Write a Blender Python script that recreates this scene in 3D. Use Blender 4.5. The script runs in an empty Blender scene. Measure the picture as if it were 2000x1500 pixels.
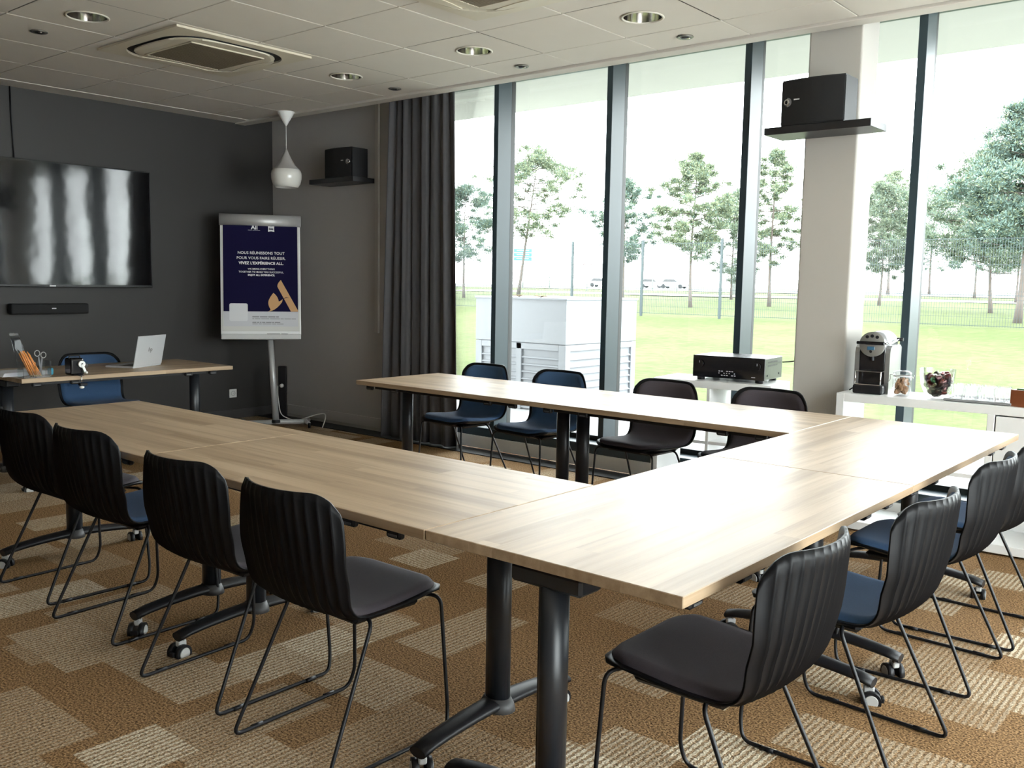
import bpy, bmesh, math, random
from mathutils import Vector, Matrix
PI = math.pi
S = bpy.context.scene
C = S.collection
random.seed(7)

# ------------------------------------------------------------------ camera
cam = bpy.data.objects.new('camera', bpy.data.cameras.new('camera'))
C.objects.link(cam)
yaw, pitch, roll = 0.69954, -0.10791, 0.01744
d = Vector((-math.sin(yaw) * math.cos(pitch), math.cos(yaw) * math.cos(pitch), math.sin(pitch)))
r = Vector((math.cos(yaw), math.sin(yaw), 0))
u = r.cross(d)
r2 = math.cos(roll) * r + math.sin(roll) * u
u2 = -math.sin(roll) * r + math.cos(roll) * u
cam.matrix_world = Matrix(((r2.x, u2.x, -d.x, 0), (r2.y, u2.y, -d.y, 0), (r2.z, u2.z, -d.z, 1.40), (0, 0, 0, 1)))
cam.data.sensor_width = 36
cam.data.lens = 36 * 1817.58 / 2000
cam.data.clip_end = 600
S.camera = cam

# ------------------------------------------------------------------ world and exposure
W = bpy.data.worlds.new('overcast')
S.world = W
W.use_nodes = True
bg = W.node_tree.nodes['Background']
bg.inputs[0].default_value = (0.935, 0.965, 1.0, 1)
bg.inputs[1].default_value = 5.3
S.view_settings.view_transform = 'Standard'
S.view_settings.look = 'None'
S.view_settings.gamma = 1
S.view_settings.use_curve_mapping = False
S.cycles.transparent_max_bounces = 32
S.view_settings.exposure = 1.55

# ------------------------------------------------------------------ materials
MATS = {}
def mat(name, col, rough=0.5, metal=0.0, spec=0.5, noise=None, bump=None, emit=None, coat=0, sheen=0, alpha=None):
    """plain principled material; noise=(scale, amount) varies the colour, bump=(scale, strength)"""
    if name in MATS: return MATS[name]
    m = bpy.data.materials.new(name); m.use_nodes = True
    nt = m.node_tree; b = nt.nodes['Principled BSDF']
    b.inputs['Base Color'].default_value = (*col, 1)
    b.inputs['Roughness'].default_value = rough
    b.inputs['Metallic'].default_value = metal
    b.inputs['Specular IOR Level'].default_value = spec
    if coat: b.inputs['Coat Weight'].default_value = coat
    if sheen:
        b.inputs['Sheen Weight'].default_value = sheen
        b.inputs['Sheen Roughness'].default_value = .5
    if emit:
        b.inputs['Emission Color'].default_value = (*emit[:3], 1); b.inputs['Emission Strength'].default_value = emit[3]
    tc = None
    if noise or bump:
        tc = nt.nodes.new('ShaderNodeTexCoord')
    if noise:
        n = nt.nodes.new('ShaderNodeTexNoise'); n.inputs['Scale'].default_value = noise[0]; n.inputs['Detail'].default_value = 4
        nt.links.new(tc.outputs['Object'], n.inputs['Vector'])
        mx = nt.nodes.new('ShaderNodeMix'); mx.data_type = 'RGBA'
        a = noise[1]
        mx.inputs[6].default_value = (*[max(0, c * (1 - a)) for c in col], 1)
        mx.inputs[7].default_value = (*[min(1, c * (1 + a)) for c in col], 1)
        nt.links.new(n.outputs['Fac'], mx.inputs[0]); nt.links.new(mx.outputs[2], b.inputs['Base Color'])
    if bump:
        n2 = nt.nodes.new('ShaderNodeTexNoise'); n2.inputs['Scale'].default_value = bump[0]; n2.inputs['Detail'].default_value = 3
        nt.links.new(tc.outputs['Object'], n2.inputs['Vector'])
        bp = nt.nodes.new('ShaderNodeBump'); bp.inputs['Strength'].default_value = bump[1]; bp.inputs['Distance'].default_value = .003
        nt.links.new(n2.outputs['Fac'], bp.inputs['Height']); nt.links.new(bp.outputs[0], b.inputs['Normal'])
    MATS[name] = m
    return m

def glassy(name, tint=(1, 1, 1), refl=0.08, rough=0.0, veil=0.0):
    """thin clear sheet: mostly see-through, with a facing-dependent mirror part"""
    if name in MATS: return MATS[name]
    m = bpy.data.materials.new(name); m.use_nodes = True
    nt = m.node_tree; nt.nodes.clear()
    o = nt.nodes.new('ShaderNodeOutputMaterial'); t = nt.nodes.new('ShaderNodeBsdfTransparent'); g = nt.nodes.new('ShaderNodeBsdfGlossy')
    t.inputs[0].default_value = (*tint, 1); g.inputs['Roughness'].default_value = rough
    lw = nt.nodes.new('ShaderNodeFresnel'); lw.inputs['IOR'].default_value = 1.45
    mu = nt.nodes.new('ShaderNodeMath'); mu.operation = 'MULTIPLY'; mu.inputs[1].default_value = refl / .04 * .5
    cl = nt.nodes.new('ShaderNodeClamp'); cl.inputs['Max'].default_value = .6
    mx = nt.nodes.new('ShaderNodeMixShader')
    nt.links.new(lw.outputs[0], mu.inputs[0]); nt.links.new(mu.outputs[0], cl.inputs['Value'])
    nt.links.new(cl.outputs[0], mx.inputs[0]); nt.links.new(t.outputs[0], mx.inputs[1]); nt.links.new(g.outputs[0], mx.inputs[2])
    out = mx.outputs[0]
    if veil:
        tl = nt.nodes.new('ShaderNodeBsdfTranslucent'); tl.inputs[0].default_value = (.9, .92, .95, 1)
        m2 = nt.nodes.new('ShaderNodeMixShader'); m2.inputs[0].default_value = veil
        nt.links.new(out, m2.inputs[1]); nt.links.new(tl.outputs[0], m2.inputs[2]); out = m2.outputs[0]
    nt.links.new(out, o.inputs[0])
    MATS[name] = m
    return m

def oak():
    if 'oak laminate' in MATS: return MATS['oak laminate']
    m = bpy.data.materials.new('oak laminate'); m.use_nodes = True
    nt = m.node_tree; N = nt.nodes.new; L = nt.links.new
    b = nt.nodes['Principled BSDF']; b.inputs['Roughness'].default_value = .42; b.inputs['Specular IOR Level'].default_value = .45
    tc = N('ShaderNodeTexCoord'); oi = N('ShaderNodeObjectInfo')
    sep = N('ShaderNodeSeparateXYZ'); L(tc.outputs['Object'], sep.inputs[0])
    # boards run along local X; each strip has its own tone, broken into lengths
    st = N('ShaderNodeMath'); st.operation = 'MULTIPLY'; st.inputs[1].default_value = 13.0; L(sep.outputs[1], st.inputs[0])
    fl = N('ShaderNodeMath'); fl.operation = 'FLOOR'; L(st.outputs[0], fl.inputs[0])
    wn = N('ShaderNodeTexWhiteNoise'); wn.noise_dimensions = '2D'
    off = N('ShaderNodeMath'); off.operation = 'MULTIPLY'; off.inputs[1].default_value = .37; L(fl.outputs[0], off.inputs[0])
    ln = N('ShaderNodeMath'); ln.operation = 'ADD'; L(sep.outputs[0], ln.inputs[0]); L(off.outputs[0], ln.inputs[1])
    lf = N('ShaderNodeMath'); lf.operation = 'FLOOR'; L(ln.outputs[0], lf.inputs[0])
    cb = N('ShaderNodeCombineXYZ'); L(fl.outputs[0], cb.inputs[0]); L(lf.outputs[0], cb.inputs[1]); L(cb.outputs[0], wn.inputs['Vector'])
    mp = N('ShaderNodeMapping'); mp.inputs['Scale'].default_value = (1.2, 26, 26); L(tc.outputs['Object'], mp.inputs[0])
    ad = N('ShaderNodeVectorMath'); ad.operation = 'ADD'; L(mp.outputs[0], ad.inputs[0])
    sc = N('ShaderNodeVectorMath'); sc.operation = 'SCALE'; sc.inputs['Scale'].default_value = 9.0; L(wn.outputs['Color'], sc.inputs[0]); L(sc.outputs[0], ad.inputs[1])
    n1 = N('ShaderNodeTexNoise'); n1.inputs['Scale'].default_value = 1.0; n1.inputs['Detail'].default_value = 5; L(ad.outputs[0], n1.inputs['Vector'])
    mp2 = N('ShaderNodeMapping'); mp2.inputs['Scale'].default_value = (6, 240, 240); L(tc.outputs['Object'], mp2.inputs[0])
    n2 = N('ShaderNodeTexNoise'); n2.inputs['Scale'].default_value = 1.0; n2.inputs['Detail'].default_value = 2; L(mp2.outputs[0], n2.inputs['Vector'])
    cr = N('ShaderNodeValToRGB')
    cr.color_ramp.elements[0].position = .3; cr.color_ramp.elements[0].color = (.29, .20, .12, 1)
    cr.color_ramp.elements[1].position = .75; cr.color_ramp.elements[1].color = (.475, .355, .235, 1)
    a1 = N('ShaderNodeMath'); a1.operation = 'MULTIPLY_ADD'; a1.inputs[1].default_value = .3; L(wn.outputs['Value'], a1.inputs[0]); L(n1.outputs['Fac'], a1.inputs[2])
    a2 = N('ShaderNodeMath'); a2.operation = 'MULTIPLY_ADD'; a2.inputs[1].default_value = .22; L(n2.outputs['Fac'], a2.inputs[0]); L(a1.outputs[0], a2.inputs[2])
    a3 = N('ShaderNodeMath'); a3.operation = 'SUBTRACT'; a3.inputs[1].default_value = .24; L(a2.outputs[0], a3.inputs[0])
    L(a3.outputs[0], cr.inputs[0]); L(cr.outputs[0], b.inputs['Base Color'])
    MATS['oak laminate'] = m
    return m

def carpet():
    m = bpy.data.materials.new('patchwork carpet'); m.use_nodes = True
    nt = m.node_tree; N = nt.nodes.new; L = nt.links.new
    b = nt.nodes['Principled BSDF']; b.inputs['Roughness'].default_value = .95; b.inputs['Specular IOR Level'].default_value = .1
    g = N('ShaderNodeNewGeometry'); sep = N('ShaderNodeSeparateXYZ'); L(g.outputs['Position'], sep.inputs[0])
    def math_(op, a, bb=None, c=None):
        n = N('ShaderNodeMath'); n.operation = op
        for i, v in enumerate((a, bb, c)):
            if v is None: continue
            if isinstance(v, (int, float)): n.inputs[i].default_value = v
            else: L(v, n.inputs[i])
        return n.outputs[0]
    X, Y = sep.outputs[0], sep.outputs[1]
    pile = N('ShaderNodeTexNoise'); pile.inputs['Scale'].default_value = 135; pile.inputs['Detail'].default_value = 2; L(g.outputs['Position'], pile.inputs['Vector'])
    soft = N('ShaderNodeTexNoise'); soft.inputs['Scale'].default_value = 75; L(g.outputs['Position'], soft.inputs['Vector'])
    def layer(sx, sy, ox, oy, prob, seed, lo, hi):
        cx = math_('FLOOR', math_('DIVIDE', math_('ADD', X, ox), sx)); 
        # alternate columns are shifted half a cell so that the patches do not line up
        sh = math_('MULTIPLY', math_('MODULO', cx, 2.0), sy * .5)
        cy = math_('FLOOR', math_('DIVIDE', math_('ADD', math_('ADD', Y, oy), sh), sy))
        cb = N('ShaderNodeCombineXYZ'); L(cx, cb.inputs[0]); L(cy, cb.inputs[1]); cb.inputs[2].default_value = seed
        w = N('ShaderNodeTexWhiteNoise'); w.noise_dimensions = '3D'; L(cb.outputs[0], w.inputs['Vector'])
        on = math_('LESS_THAN', w.outputs['Value'], prob)
        sc = N('ShaderNodeSeparateColor'); L(w.outputs['Color'], sc.inputs[0])
        return math_('MULTIPLY', on, math_('MULTIPLY_ADD', sc.outputs[1], hi - lo, lo))
    m1 = layer(.52, .27, .11, .07, .25, 3.0, .18, .5)
    m2 = layer(.26, .52, .0, .2, .19, 11.0, .22, .62)
    m3 = layer(.26, .26, .05, .13, .16, 23.0, .45, 1.0)
    msk = math_('MAXIMUM', m1, math_('MAXIMUM', m2, m3))
    wob = math_('MULTIPLY_ADD', math_('SUBTRACT', soft.outputs['Fac'], .5), .020, X)
    st = math_('SINE', math_('MULTIPLY', wob, 2 * PI / .0215))
    st = N_st = math_('MULTIPLY_ADD', st, .5, .5)
    rmp = N('ShaderNodeMapRange'); rmp.inputs['From Min'].default_value = .28; rmp.inputs['From Max'].default_value = .62
    L(st, rmp.inputs['Value'])
    line = math_('MULTIPLY_ADD', rmp.outputs[0], .8, .2)
    fac = math_('MULTIPLY', msk, line)
    base = N('ShaderNodeValToRGB')
    base.color_ramp.elements[0].position = .34; base.color_ramp.elements[0].color = (.075, .040, .016, 1)
    base.color_ramp.elements[1].position = .66; base.color_ramp.elements[1].color = (.38, .225, .105, 1)
    L(pile.outputs['Fac'], base.inputs[0])
    crm = N('ShaderNodeValToRGB')
    crm.color_ramp.elements[0].position = .3; crm.color_ramp.elements[0].color = (.42, .33, .22, 1)
    crm.color_ramp.elements[1].position = .7; crm.color_ramp.elements[1].color = (.78, .70, .55, 1)
    L(pile.outputs['Fac'], crm.inputs[0])
    mx = N('ShaderNodeMix'); mx.data_type = 'RGBA'; L(fac, mx.inputs[0]); L(base.outputs[0], mx.inputs[6]); L(crm.outputs[0], mx.inputs[7])
    L(mx.outputs[2], b.inputs['Base Color'])
    bp = N('ShaderNodeBump'); bp.inputs['Strength'].default_value = .7; bp.inputs['Distance'].default_value = .006
    L(math_('ADD', pile.outputs['Fac'], math_('MULTIPLY', fac, .6)), bp.inputs['Height']); L(bp.outputs[0], b.inputs['Normal'])
    return m

def lawn_mat():
    m = bpy.data.materials.new('lawn grass'); m.use_nodes = True
    nt = m.node_tree; N = nt.nodes.new; L = nt.links.new
    b = nt.nodes['Principled BSDF']; b.inputs['Roughness'].default_value = .9; b.inputs['Specular IOR Level'].default_value = .1
    g = N('ShaderNodeNewGeometry')
    a = N('ShaderNodeTexNoise'); a.inputs['Scale'].default_value = .35; a.inputs['Detail'].default_value = 6; L(g.outputs['Position'], a.inputs['Vector'])
    c = N('ShaderNodeTexNoise'); c.inputs['Scale'].default_value = 6; c.inputs['Detail'].default_value = 5; L(g.outputs['Position'], c.inputs['Vector'])
    mm = N('ShaderNodeMath'); mm.operation = 'MULTIPLY_ADD'; mm.inputs[1].default_value = .5
    L(c.outputs['Fac'], mm.inputs[0]); 
    h = N('ShaderNodeMath'); h.operation = 'MULTIPLY'; h.inputs[1].default_value = .5; L(a.outputs['Fac'], h.inputs[0]); L(h.outputs[0], mm.inputs[2])
    r_ = N('ShaderNodeValToRGB')
    r_.color_ramp.elements[0].position = .32; r_.color_ramp.elements[0].color = (.036, .053, .014, 1)
    r_.color_ramp.elements[1].position = .68; r_.color_ramp.elements[1].color = (.080, .092, .037, 1)
    L(mm.outputs[0], r_.inputs[0]); L(r_.outputs[0], b.inputs['Base Color'])
    bp = N('ShaderNodeBump'); bp.inputs['Strength'].default_value = .5; bp.inputs['Distance'].default_value = .05; L(c.outputs['Fac'], bp.inputs['Height']); L(bp.outputs[0], b.inputs['Normal'])
    return m

OAK = oak()
BLACK = mat('black powder coat', (.008, .008, .010), .42, spec=.35)
BLACKPL = mat('black ribbed plastic', (.005, .005, .006), .46, spec=.17)
DARKM = mat('dark anodised metal', (.012, .014, .018), .36, spec=.5)
WHITE = mat('white lacquer', (.80, .80, .79), .35)
WHITEPL = mat('white plastic', (.82, .82, .80), .4)
GREYPL = mat('grey plastic', (.35, .35, .34), .45)
CHROME = mat('brushed steel', (.72, .72, .71), .25, metal=1)
CHROME2 = mat('polished chrome', (.85, .85, .85), .08, metal=1)
GLOSSBK = mat('gloss black', (.006, .006, .008), .12, spec=.6)
CREAMPL = mat('aged cream plastic', (.62, .56, .44), .5, noise=(3, .05))
GLASS = glassy('window glass', (.95, .975, .96), .05)
CLEAR = glassy('clear acrylic', (.93, .95, .96), .10)
GLASSW = glassy('drinking glass', (.985, .99, .995), .10, .02, .05)
GLASSJ = glassy('storage glass', (.97, .98, .985), .10, .01, .012)

# ------------------------------------------------------------------ mesh builder
class MB:
    def __init__(s):
        s.bm = bmesh.new()
    def _new(s, geom_faces, m, smooth):
        for f in geom_faces:
            f.material_index = m; f.smooth = smooth
    def box(s, c, size, rot=None, bev=0.0, m=0, seg=1):
        n0 = set(s.bm.faces)
        M = Matrix.Translation(Vector(c)) @ (rot.to_4x4() if rot is not None else Matrix.Identity(4)) @ Matrix.Diagonal((*size, 1))
        res = bmesh.ops.create_cube(s.bm, size=1, matrix=M)
        if bev > 0:
            es = {e for v in res['verts'] for e in v.link_edges}
            bmesh.ops.bevel(s.bm, geom=list(es), offset=bev, segments=seg, affect='EDGES', profile=.5)
        s._new([f for f in s.bm.faces if f not in n0], m, False)
        return s
    def b2(s, lo, hi, bev=0.0, m=0, seg=1):
        lo, hi = Vector(lo), Vector(hi)
        return s.box((lo + hi) / 2, hi - lo, None, bev, m, seg)
    def ring(s, pts):
        return [s.bm.verts.new(p) for p in pts]
    def loft(s, rings, m=0, smooth=True, cap0=True, cap1=True, closed=True):
        R = [s.ring(x) for x in rings]
        n = len(R[0])
        for a, b in zip(R, R[1:]):
            for i in range(n if closed else n - 1):
                j = (i + 1) % n
                try: f = s.bm.faces.new((a[i], a[j], b[j], b[i]))
                except ValueError: continue
                f.material_index = m; f.smooth = smooth
        if cap0 and n > 2:
            f = s.bm.faces.new(list(reversed(R[0]))); f.material_index = m
        if cap1 and n > 2:
            f = s.bm.faces.new(R[-1]); f.material_index = m
        return s
    def tube(s, path, rad, n=8, m=0, cap=True):
        P = [Vector(p) for p in path]; rings = []
        t0 = (P[1] - P[0]).normalized()
        nx = t0.orthogonal().normalized()
        for i, p in enumerate(P):
            t = ((P[min(i + 1, len(P) - 1)] - P[i]).normalized() + (P[i] - P[max(i - 1, 0)]).normalized())
            t = t.normalized() if t.length > 1e-6 else t0
            nx = (nx - t * nx.dot(t)).normalized(); ny = t.cross(nx)
            rr = rad[i] if isinstance(rad, (list, tuple)) else rad
            rings.append([p + (nx * math.cos(2 * PI * k / n) + ny * math.sin(2 * PI * k / n)) * rr for k in range(n)])
        return s.loft(rings, m, True, cap, cap)
    def cyl(s, a, b, ra, rb=None, n=20, m=0):
        a, b = Vector(a), Vector(b); rb = ra if rb is None else rb
        t = (b - a).normalized(); nx = t.orthogonal().normalized(); ny = t.cross(nx)
        mk = lambda c, rr: [c + (nx * math.cos(2 * PI * k / n) + ny * math.sin(2 * PI * k / n)) * rr for k in range(n)]
        return s.loft([mk(a, ra), mk(b, rb)], m, True)
    def lathe(s, prof, c=(0, 0, 0), n=28, m=0, cap0=False, cap1=False, axis=None):
        """prof: list of (radius, height) along +Z (or along axis)"""
        c = Vector(c); az = Vector(axis).normalized() if axis else Vector((0, 0, 1))
        ax = az.orthogonal().normalized() if axis else Vector((1, 0, 0)); ay = az.cross(ax)
        rings = [[c + az * h + (ax * math.cos(2 * PI * k / n) + ay * math.sin(2 * PI * k / n)) * max(rr, 1e-4) for k in range(n)] for rr, h in prof]
        return s.loft(rings, m, True, cap0, cap1)
    def prism(s, poly, z0, z1, m=0, M=None):
        """poly: list of (x, y); extruded along z, then transformed by M"""
        M = M or Matrix.Identity(4)
        return s.loft([[M @ Vector((x, y, z0)) for x, y in poly], [M @ Vector((x, y, z1)) for x, y in poly]], m, False)
    def grid(s, fn, nu, nv, m=0, smooth=True):
        V = [[s.bm.verts.new(fn(i / nu, j / nv)) for j in range(nv + 1)] for i in range(nu + 1)]
        for i in range(nu):
            for j in range(nv):
                f = s.bm.faces.new((V[i][j], V[i + 1][j], V[i + 1][j + 1], V[i][j + 1])); f.material_index = m; f.smooth = smooth
        return V
    def mesh(s, name):
        bmesh.ops.recalc_face_normals(s.bm, faces=s.bm.faces[:])
        me = bpy.data.meshes.new(name); s.bm.to_mesh(me); s.bm.free()
        return me
    def build(s, name, mats, parent=None, loc=None, rot=None):
        me = s.mesh(name)
        for x in (mats if isinstance(mats, (list, tuple)) else [mats]): me.materials.append(x)
        return link(name, me, parent, loc, rot)

def link(name, me, parent=None, loc=None, rot=None):
    o = bpy.data.objects.new(name, me); C.objects.link(o)
    if parent is not None: o.parent = parent
    if loc is not None: o.location = loc
    if rot is not None: o.rotation_euler = rot
    return o
def tag(o, label, cat=None, group=None, kind=None):
    o['label'] = label
    if cat: o['category'] = cat
    if group: o['group'] = group
    if kind: o['kind'] = kind
    return o
def thing(name, label, cat, loc=(0, 0, 0), rz=0, group=None):
    o = bpy.data.objects.new(name, None); C.objects.link(o); o.empty_display_size = .1
    o.location = loc; o.rotation_euler = (0, 0, rz)
    return tag(o, label, cat, group)
def struct(o, label=None):
    o['kind'] = 'structure'
    if label: o['label'] = label
    return o
def sroot(name, label):
    o = bpy.data.objects.new(name, None); C.objects.link(o); o.empty_display_size = .1
    return struct(o, label)
def copy_tree(o, parent=None):
    c = o.copy(); C.objects.link(c); c.parent = parent
    for ch in o.children: copy_tree(ch, c)
    return c
def text_mesh(body, size, align='CENTER', bold=0.0, extrude=.0003, spacing=1.0, xscale=1.0):
    cu = bpy.data.curves.new('lettering', 'FONT'); cu.body = body; cu.size = size; cu.align_x = align; cu.align_y = 'CENTER'
    cu.extrude = extrude; cu.offset = bold; cu.space_character = spacing; cu.resolution_u = 3
    o = bpy.data.objects.new('lettering', cu); C.objects.link(o)
    bpy.context.view_layer.update()
    me = bpy.data.meshes.new_from_object(o.evaluated_get(bpy.context.evaluated_depsgraph_get()))
    bpy.data.objects.remove(o); bpy.data.curves.remove(cu)
    if xscale != 1: me.transform(Matrix.Diagonal((xscale, 1, 1, 1)))
    me.materials.clear()
    return me
def lettering(body, size, parent, M, material, **k):
    me = text_mesh(body, size, **k); me.materials.append(material)
    o = link('lettering', me, parent); o.matrix_local = M
    return o
def marks(widths, x0, y, h, parent, material, M=None, gap=.006):
    # a row of small print too fine to read: one flat bar for each word
    mb = MB(); x = x0
    for w_ in widths:
        mb.b2((x, y - h / 2, 0), (x + w_, y + h / 2, .0006)); x += w_ + gap
    o = mb.build('small_print', material, parent)
    if M is not None: o.matrix_local = M
    return o
def frame3(xdir, ydir, origin):
    x = Vector(xdir).normalized(); y = Vector(ydir).normalized(); z = x.cross(y)
    return Matrix(((x.x, y.x, z.x, origin[0]), (x.y, y.y, z.y, origin[1]), (x.z, y.z, z.z, origin[2]), (0, 0, 0, 1)))

# ------------------------------------------------------------------ room shell
XD, YW, YG, ZC = -8.098, 5.783, 5.975, 2.913      # dark wall, grey wall, glass line, ceiling
XR, YB, ZT = 2.60, -2.40, 3.12                    # side wall, rear wall, slab
struct(MB().b2((XD - .2, YB - .2, -.12), (XR + .2, YG + .1, 0)).build('floor', carpet()), 'brown patchwork carpet floor with striped cream patches')
DARKW = mat('charcoal wall paint', (.030, .028, .027), .55, noise=(1.5, .06), bump=(220, .12))
GREYW = mat('grey wall paint', (.42, .40, .375), .75, noise=(1.2, .04), bump=(200, .1))
LIGHTW = mat('off white wall paint', (.72, .70, .66), .8)
wl = MB().b2((XD - .2, YB - .2, 0), (XD, YG + .1, ZT)).build('wall_left', DARKW)
struct(wl, 'charcoal painted wall behind the television')
struct(MB().b2((XD, YW, 0), (-6.22, YW + .19, ZT)).build('wall_far', GREYW), 'warm grey wall panel beside the curtain')
struct(MB().b2((XD - .2, YB - .2, 0), (XR + .2, YB, ZT)).build('wall_near', mat('brown grey wall paint', (.24, .22, .20), .8)), 'plain brown grey wall behind the camera')
# skirting on the grey wall, white plinth under the glazing, floor trench
struct(MB().b2((XD, YW - .014, .03), (-6.22, YW, .125), .003).build('baseboard_far', mat('grey skirting', (.46, .44, .415), .5)), 'grey painted skirting board')
struct(MB().b2((-6.22, YW - .02, .012), (XR, YW + .02, .112)).build('baseboard_window', mat('pale plinth', (.74, .72, .68), .55)), 'pale plinth below the window frame')
tr = MB()
tr.b2((XD + .02, YW - .225, 0), (XR, YW - .022, .006))
struct(tr.build('trim_1', mat('black floor trench', (.012, .012, .013), .6)), 'black floor strip along the window wall')
struct(MB().b2((XD, 3.0, .0), (XD + .012, YW - .02, .09)).build('baseboard_left', mat('charcoal skirting', (.05, .048, .048), .5)), 'dark skirting along the charcoal wall')

# dropped ceiling: tiles laid in a grid, each a piece of its own
TILE = mat('ceiling tile', (.68, .635, .565), .9, noise=(5, .03), bump=(420, .25))
GRID = mat('ceiling grid', (.22, .205, .18), .7)
CEILT = mat('ceiling border', (.64, .60, .54), .7)
ceil = MB().b2((XD, YB, ZC + .150), (XR, 5.45, ZC + .165)).build('ceiling', GRID)
struct(ceil, 'dropped ceiling of square beige tiles')
g, gx, gy = .648, -4.6075, 4.3202
AC = [(-5.785, 3.60), (-3.262, 3.592)]
DL = [(-5.58, 4.645), (-4.284, 4.645), (-2.988, 4.645), (-5.58, 2.70), (-1.692, 4.645)]
def tile_mesh(w, h, hole=None):
    t = MB(); gp = .0035
    x0, x1, y0, y1 = -w / 2 + gp, w / 2 - gp, -h / 2 + gp, h / 2 - gp
    if hole is None:
        t.b2((x0, y0, 0), (x1, y1, .0118), .0025)
    else:
        n = 32; bm = t.bm; inn, out = [], []
        for k in range(n):
            a = 2 * PI * k / n; ca, sa = math.cos(a), math.sin(a)
            sc = min((w / 2 - gp) / max(abs(ca), 1e-6), (h / 2 - gp) / max(abs(sa), 1e-6))
            inn.append(bm.verts.new((ca * hole, sa * hole, 0))); out.append(bm.verts.new((ca * sc, sa * sc, 0)))
        for k in range(n):
            j = (k + 1) % n
            bm.faces.new((inn[k], inn[j], out[j], out[k]))
        for x, y in ((x0, y0), (x1, y0), (x1, y1), (x0, y1)):
            pass
    me = t.mesh('ceiling_tile'); me.materials.append(TILE)
    return me
full = tile_mesh(g, g)
holed = tile_mesh(g, g, .115)
cut = {}
ylines = [gy + g * j for j in range(-11, 2)]
xlines = [gx + g * i for i in range(-5, 12)]
ex = [XD + .25] + [x for x in xlines if x > XD + .2501] 
for i in range(-5, 11):
    for j in range(-11, 2):
        x0, x1 = gx + g * i, min(gx + g * (i + 1), XR); y0, y1 = max(gy + g * j, YB), min(gy + g * (j + 1), 5.345)
        if x1 - x0 < .05 or y1 - y0 < .05: continue
        cx, cy = (x0 + x1) / 2, (y0 + y1) / 2
        # the cassettes cover parts of their neighbours; a tile wholly covered is left out
        if any(abs(cx - a) < .16 and abs(cy - b) < .16 for a, b in AC): continue
        key = (round(x1 - x0, 3), round(y1 - y0, 3))
        if key == (.648, .648):
            me = holed if any(abs(cx - a) < .05 and abs(cy - b) < .05 for a, b in DL) else full
        else:
            me = cut.setdefault(key, None) or tile_mesh(*key); cut[key] = me
        link('ceiling_tile', me, ceil, (cx, cy, ZC - (.0 if me is not holed else -.001)))
# border strips
struct(MB().b2((XD, 5.35, ZC - .016), (XR, 5.465, ZC + .02), .004).build('trim_2', CEILT), 'pale metal edge of the dropped ceiling')
struct(MB().b2((XD, YB, ZC - .004), (gx - 5 * g - .003, 5.35, ZC + .02), .002).build('trim_3', CEILT), 'pale border strip of the ceiling along the dark wall')
struct(MB().b2((XD, 5.455, ZC - .012), (XR, 5.467, ZT)).build('trim_4', CEILT), 'upstand at the ceiling edge')
struct(MB().b2((XD - .2, YB - .2, ZT), (XR + .2, YG + .1, ZT + .2)).build('ceiling_slab', mat('slab paint', (.55, .54, .5), .8)), 'upper slab above the window recess')

# ------------------------------------------------------------------ glazing
FRAME = mat('window frame aluminium', (.030, .050, .062), .36, spec=.42)
SEAL = mat('window seal', (.01, .012, .012), .5)
LITE = mat('pale glazing bead', (.75, .76, .76), .3)
win = sroot('window_1', 'full height glazing with dark mullions along the garden')
MX = [-5.082, -3.981, -2.891, -1.799]
mx_all = [-6.17] + MX + [-0.70, .39, 1.48, 2.55]
mb = MB()
mb.b2((-.0245, 0, 0), (.0245, .165, 2.95), .002)
mb.b2((.006, .165, 0), (.0165, .195, 2.95), 0, 1)
mb.b2((-.0245, .165, 0), (.006, .235, 2.95), 0, 2); mb.b2((.0165, .165, 0), (.0245, .195, 2.95), 0, 2)
mme = mb.mesh('mullion')
for q in (FRAME, LITE, SEAL): mme.materials.append(q)
for x in mx_all: link('mullion', mme, win, (x, YW, .17))
MB().b2((-6.22, YW - .005, .112), (XR, YG + .04, .185), .004).build('bottom_frame', FRAME, win)
MB().b2((-6.22, YW + .1, ZT - .08), (XR, YG + .04, ZT)).build('top_frame', FRAME, win)
for a, b in zip(mx_all, mx_all[1:]):
    MB().b2((a + .02, YG - .004, .18), (b - .02, YG + .004, ZT - .06)).build('pane', GLASS, win)
    MB().b2((a + .0245, YG - .03, .185), (b - .0245, YG + .02, .222), .002).build('glazing_bead', SEAL, win)
struct(MB().b2((-6.26, YW - .001, 0), (-6.185, YG + .02, ZT)).build('trim_5', mat('pale jamb', (.55, .53, .48), .6)), 'pale window jamb next to the curtain')
# side glazing outside the frame, on the right-hand wall
win2 = sroot('window_right_offscreen', 'side glazing of the meeting room')
wr = MB(); wr.b2((XR, YB, 0), (XR + .18, .2, ZT)); wr.b2((XR, .2, 0), (XR + .18, YG + .1, .18)); wr.b2((XR, .2, ZT - .12), (XR + .18, YG + .1, ZT))
struct(wr.build('wall_right', LIGHTW), 'off white side wall with glazing')
mm2 = MB().b2((.0, -.0245, 0), (.17, .0245, ZT - .3), .002).mesh('mullion'); mm2.materials.append(FRAME)
ys = [.22, 1.3, 2.4, 3.5, 4.6, 5.7]
for y in ys: link('mullion', mm2, win2, (XR + .01, y, .18))
for a, b in zip(ys, ys[1:]): MB().b2((XR + .146, a + .02, .18), (XR + .154, b - .02, ZT - .12)).build('pane', GLASS, win2)

# ------------------------------------------------------------------ pillar
PIL = mat('pillar paint', (.50, .475, .435), .7, noise=(1, .02))
struct(MB().b2((-2.366, 5.51, 0), (-2.045, 5.775, ZT), .012, 0, 3).build('pillar', PIL), 'square pale pillar in front of the glazing')

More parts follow.
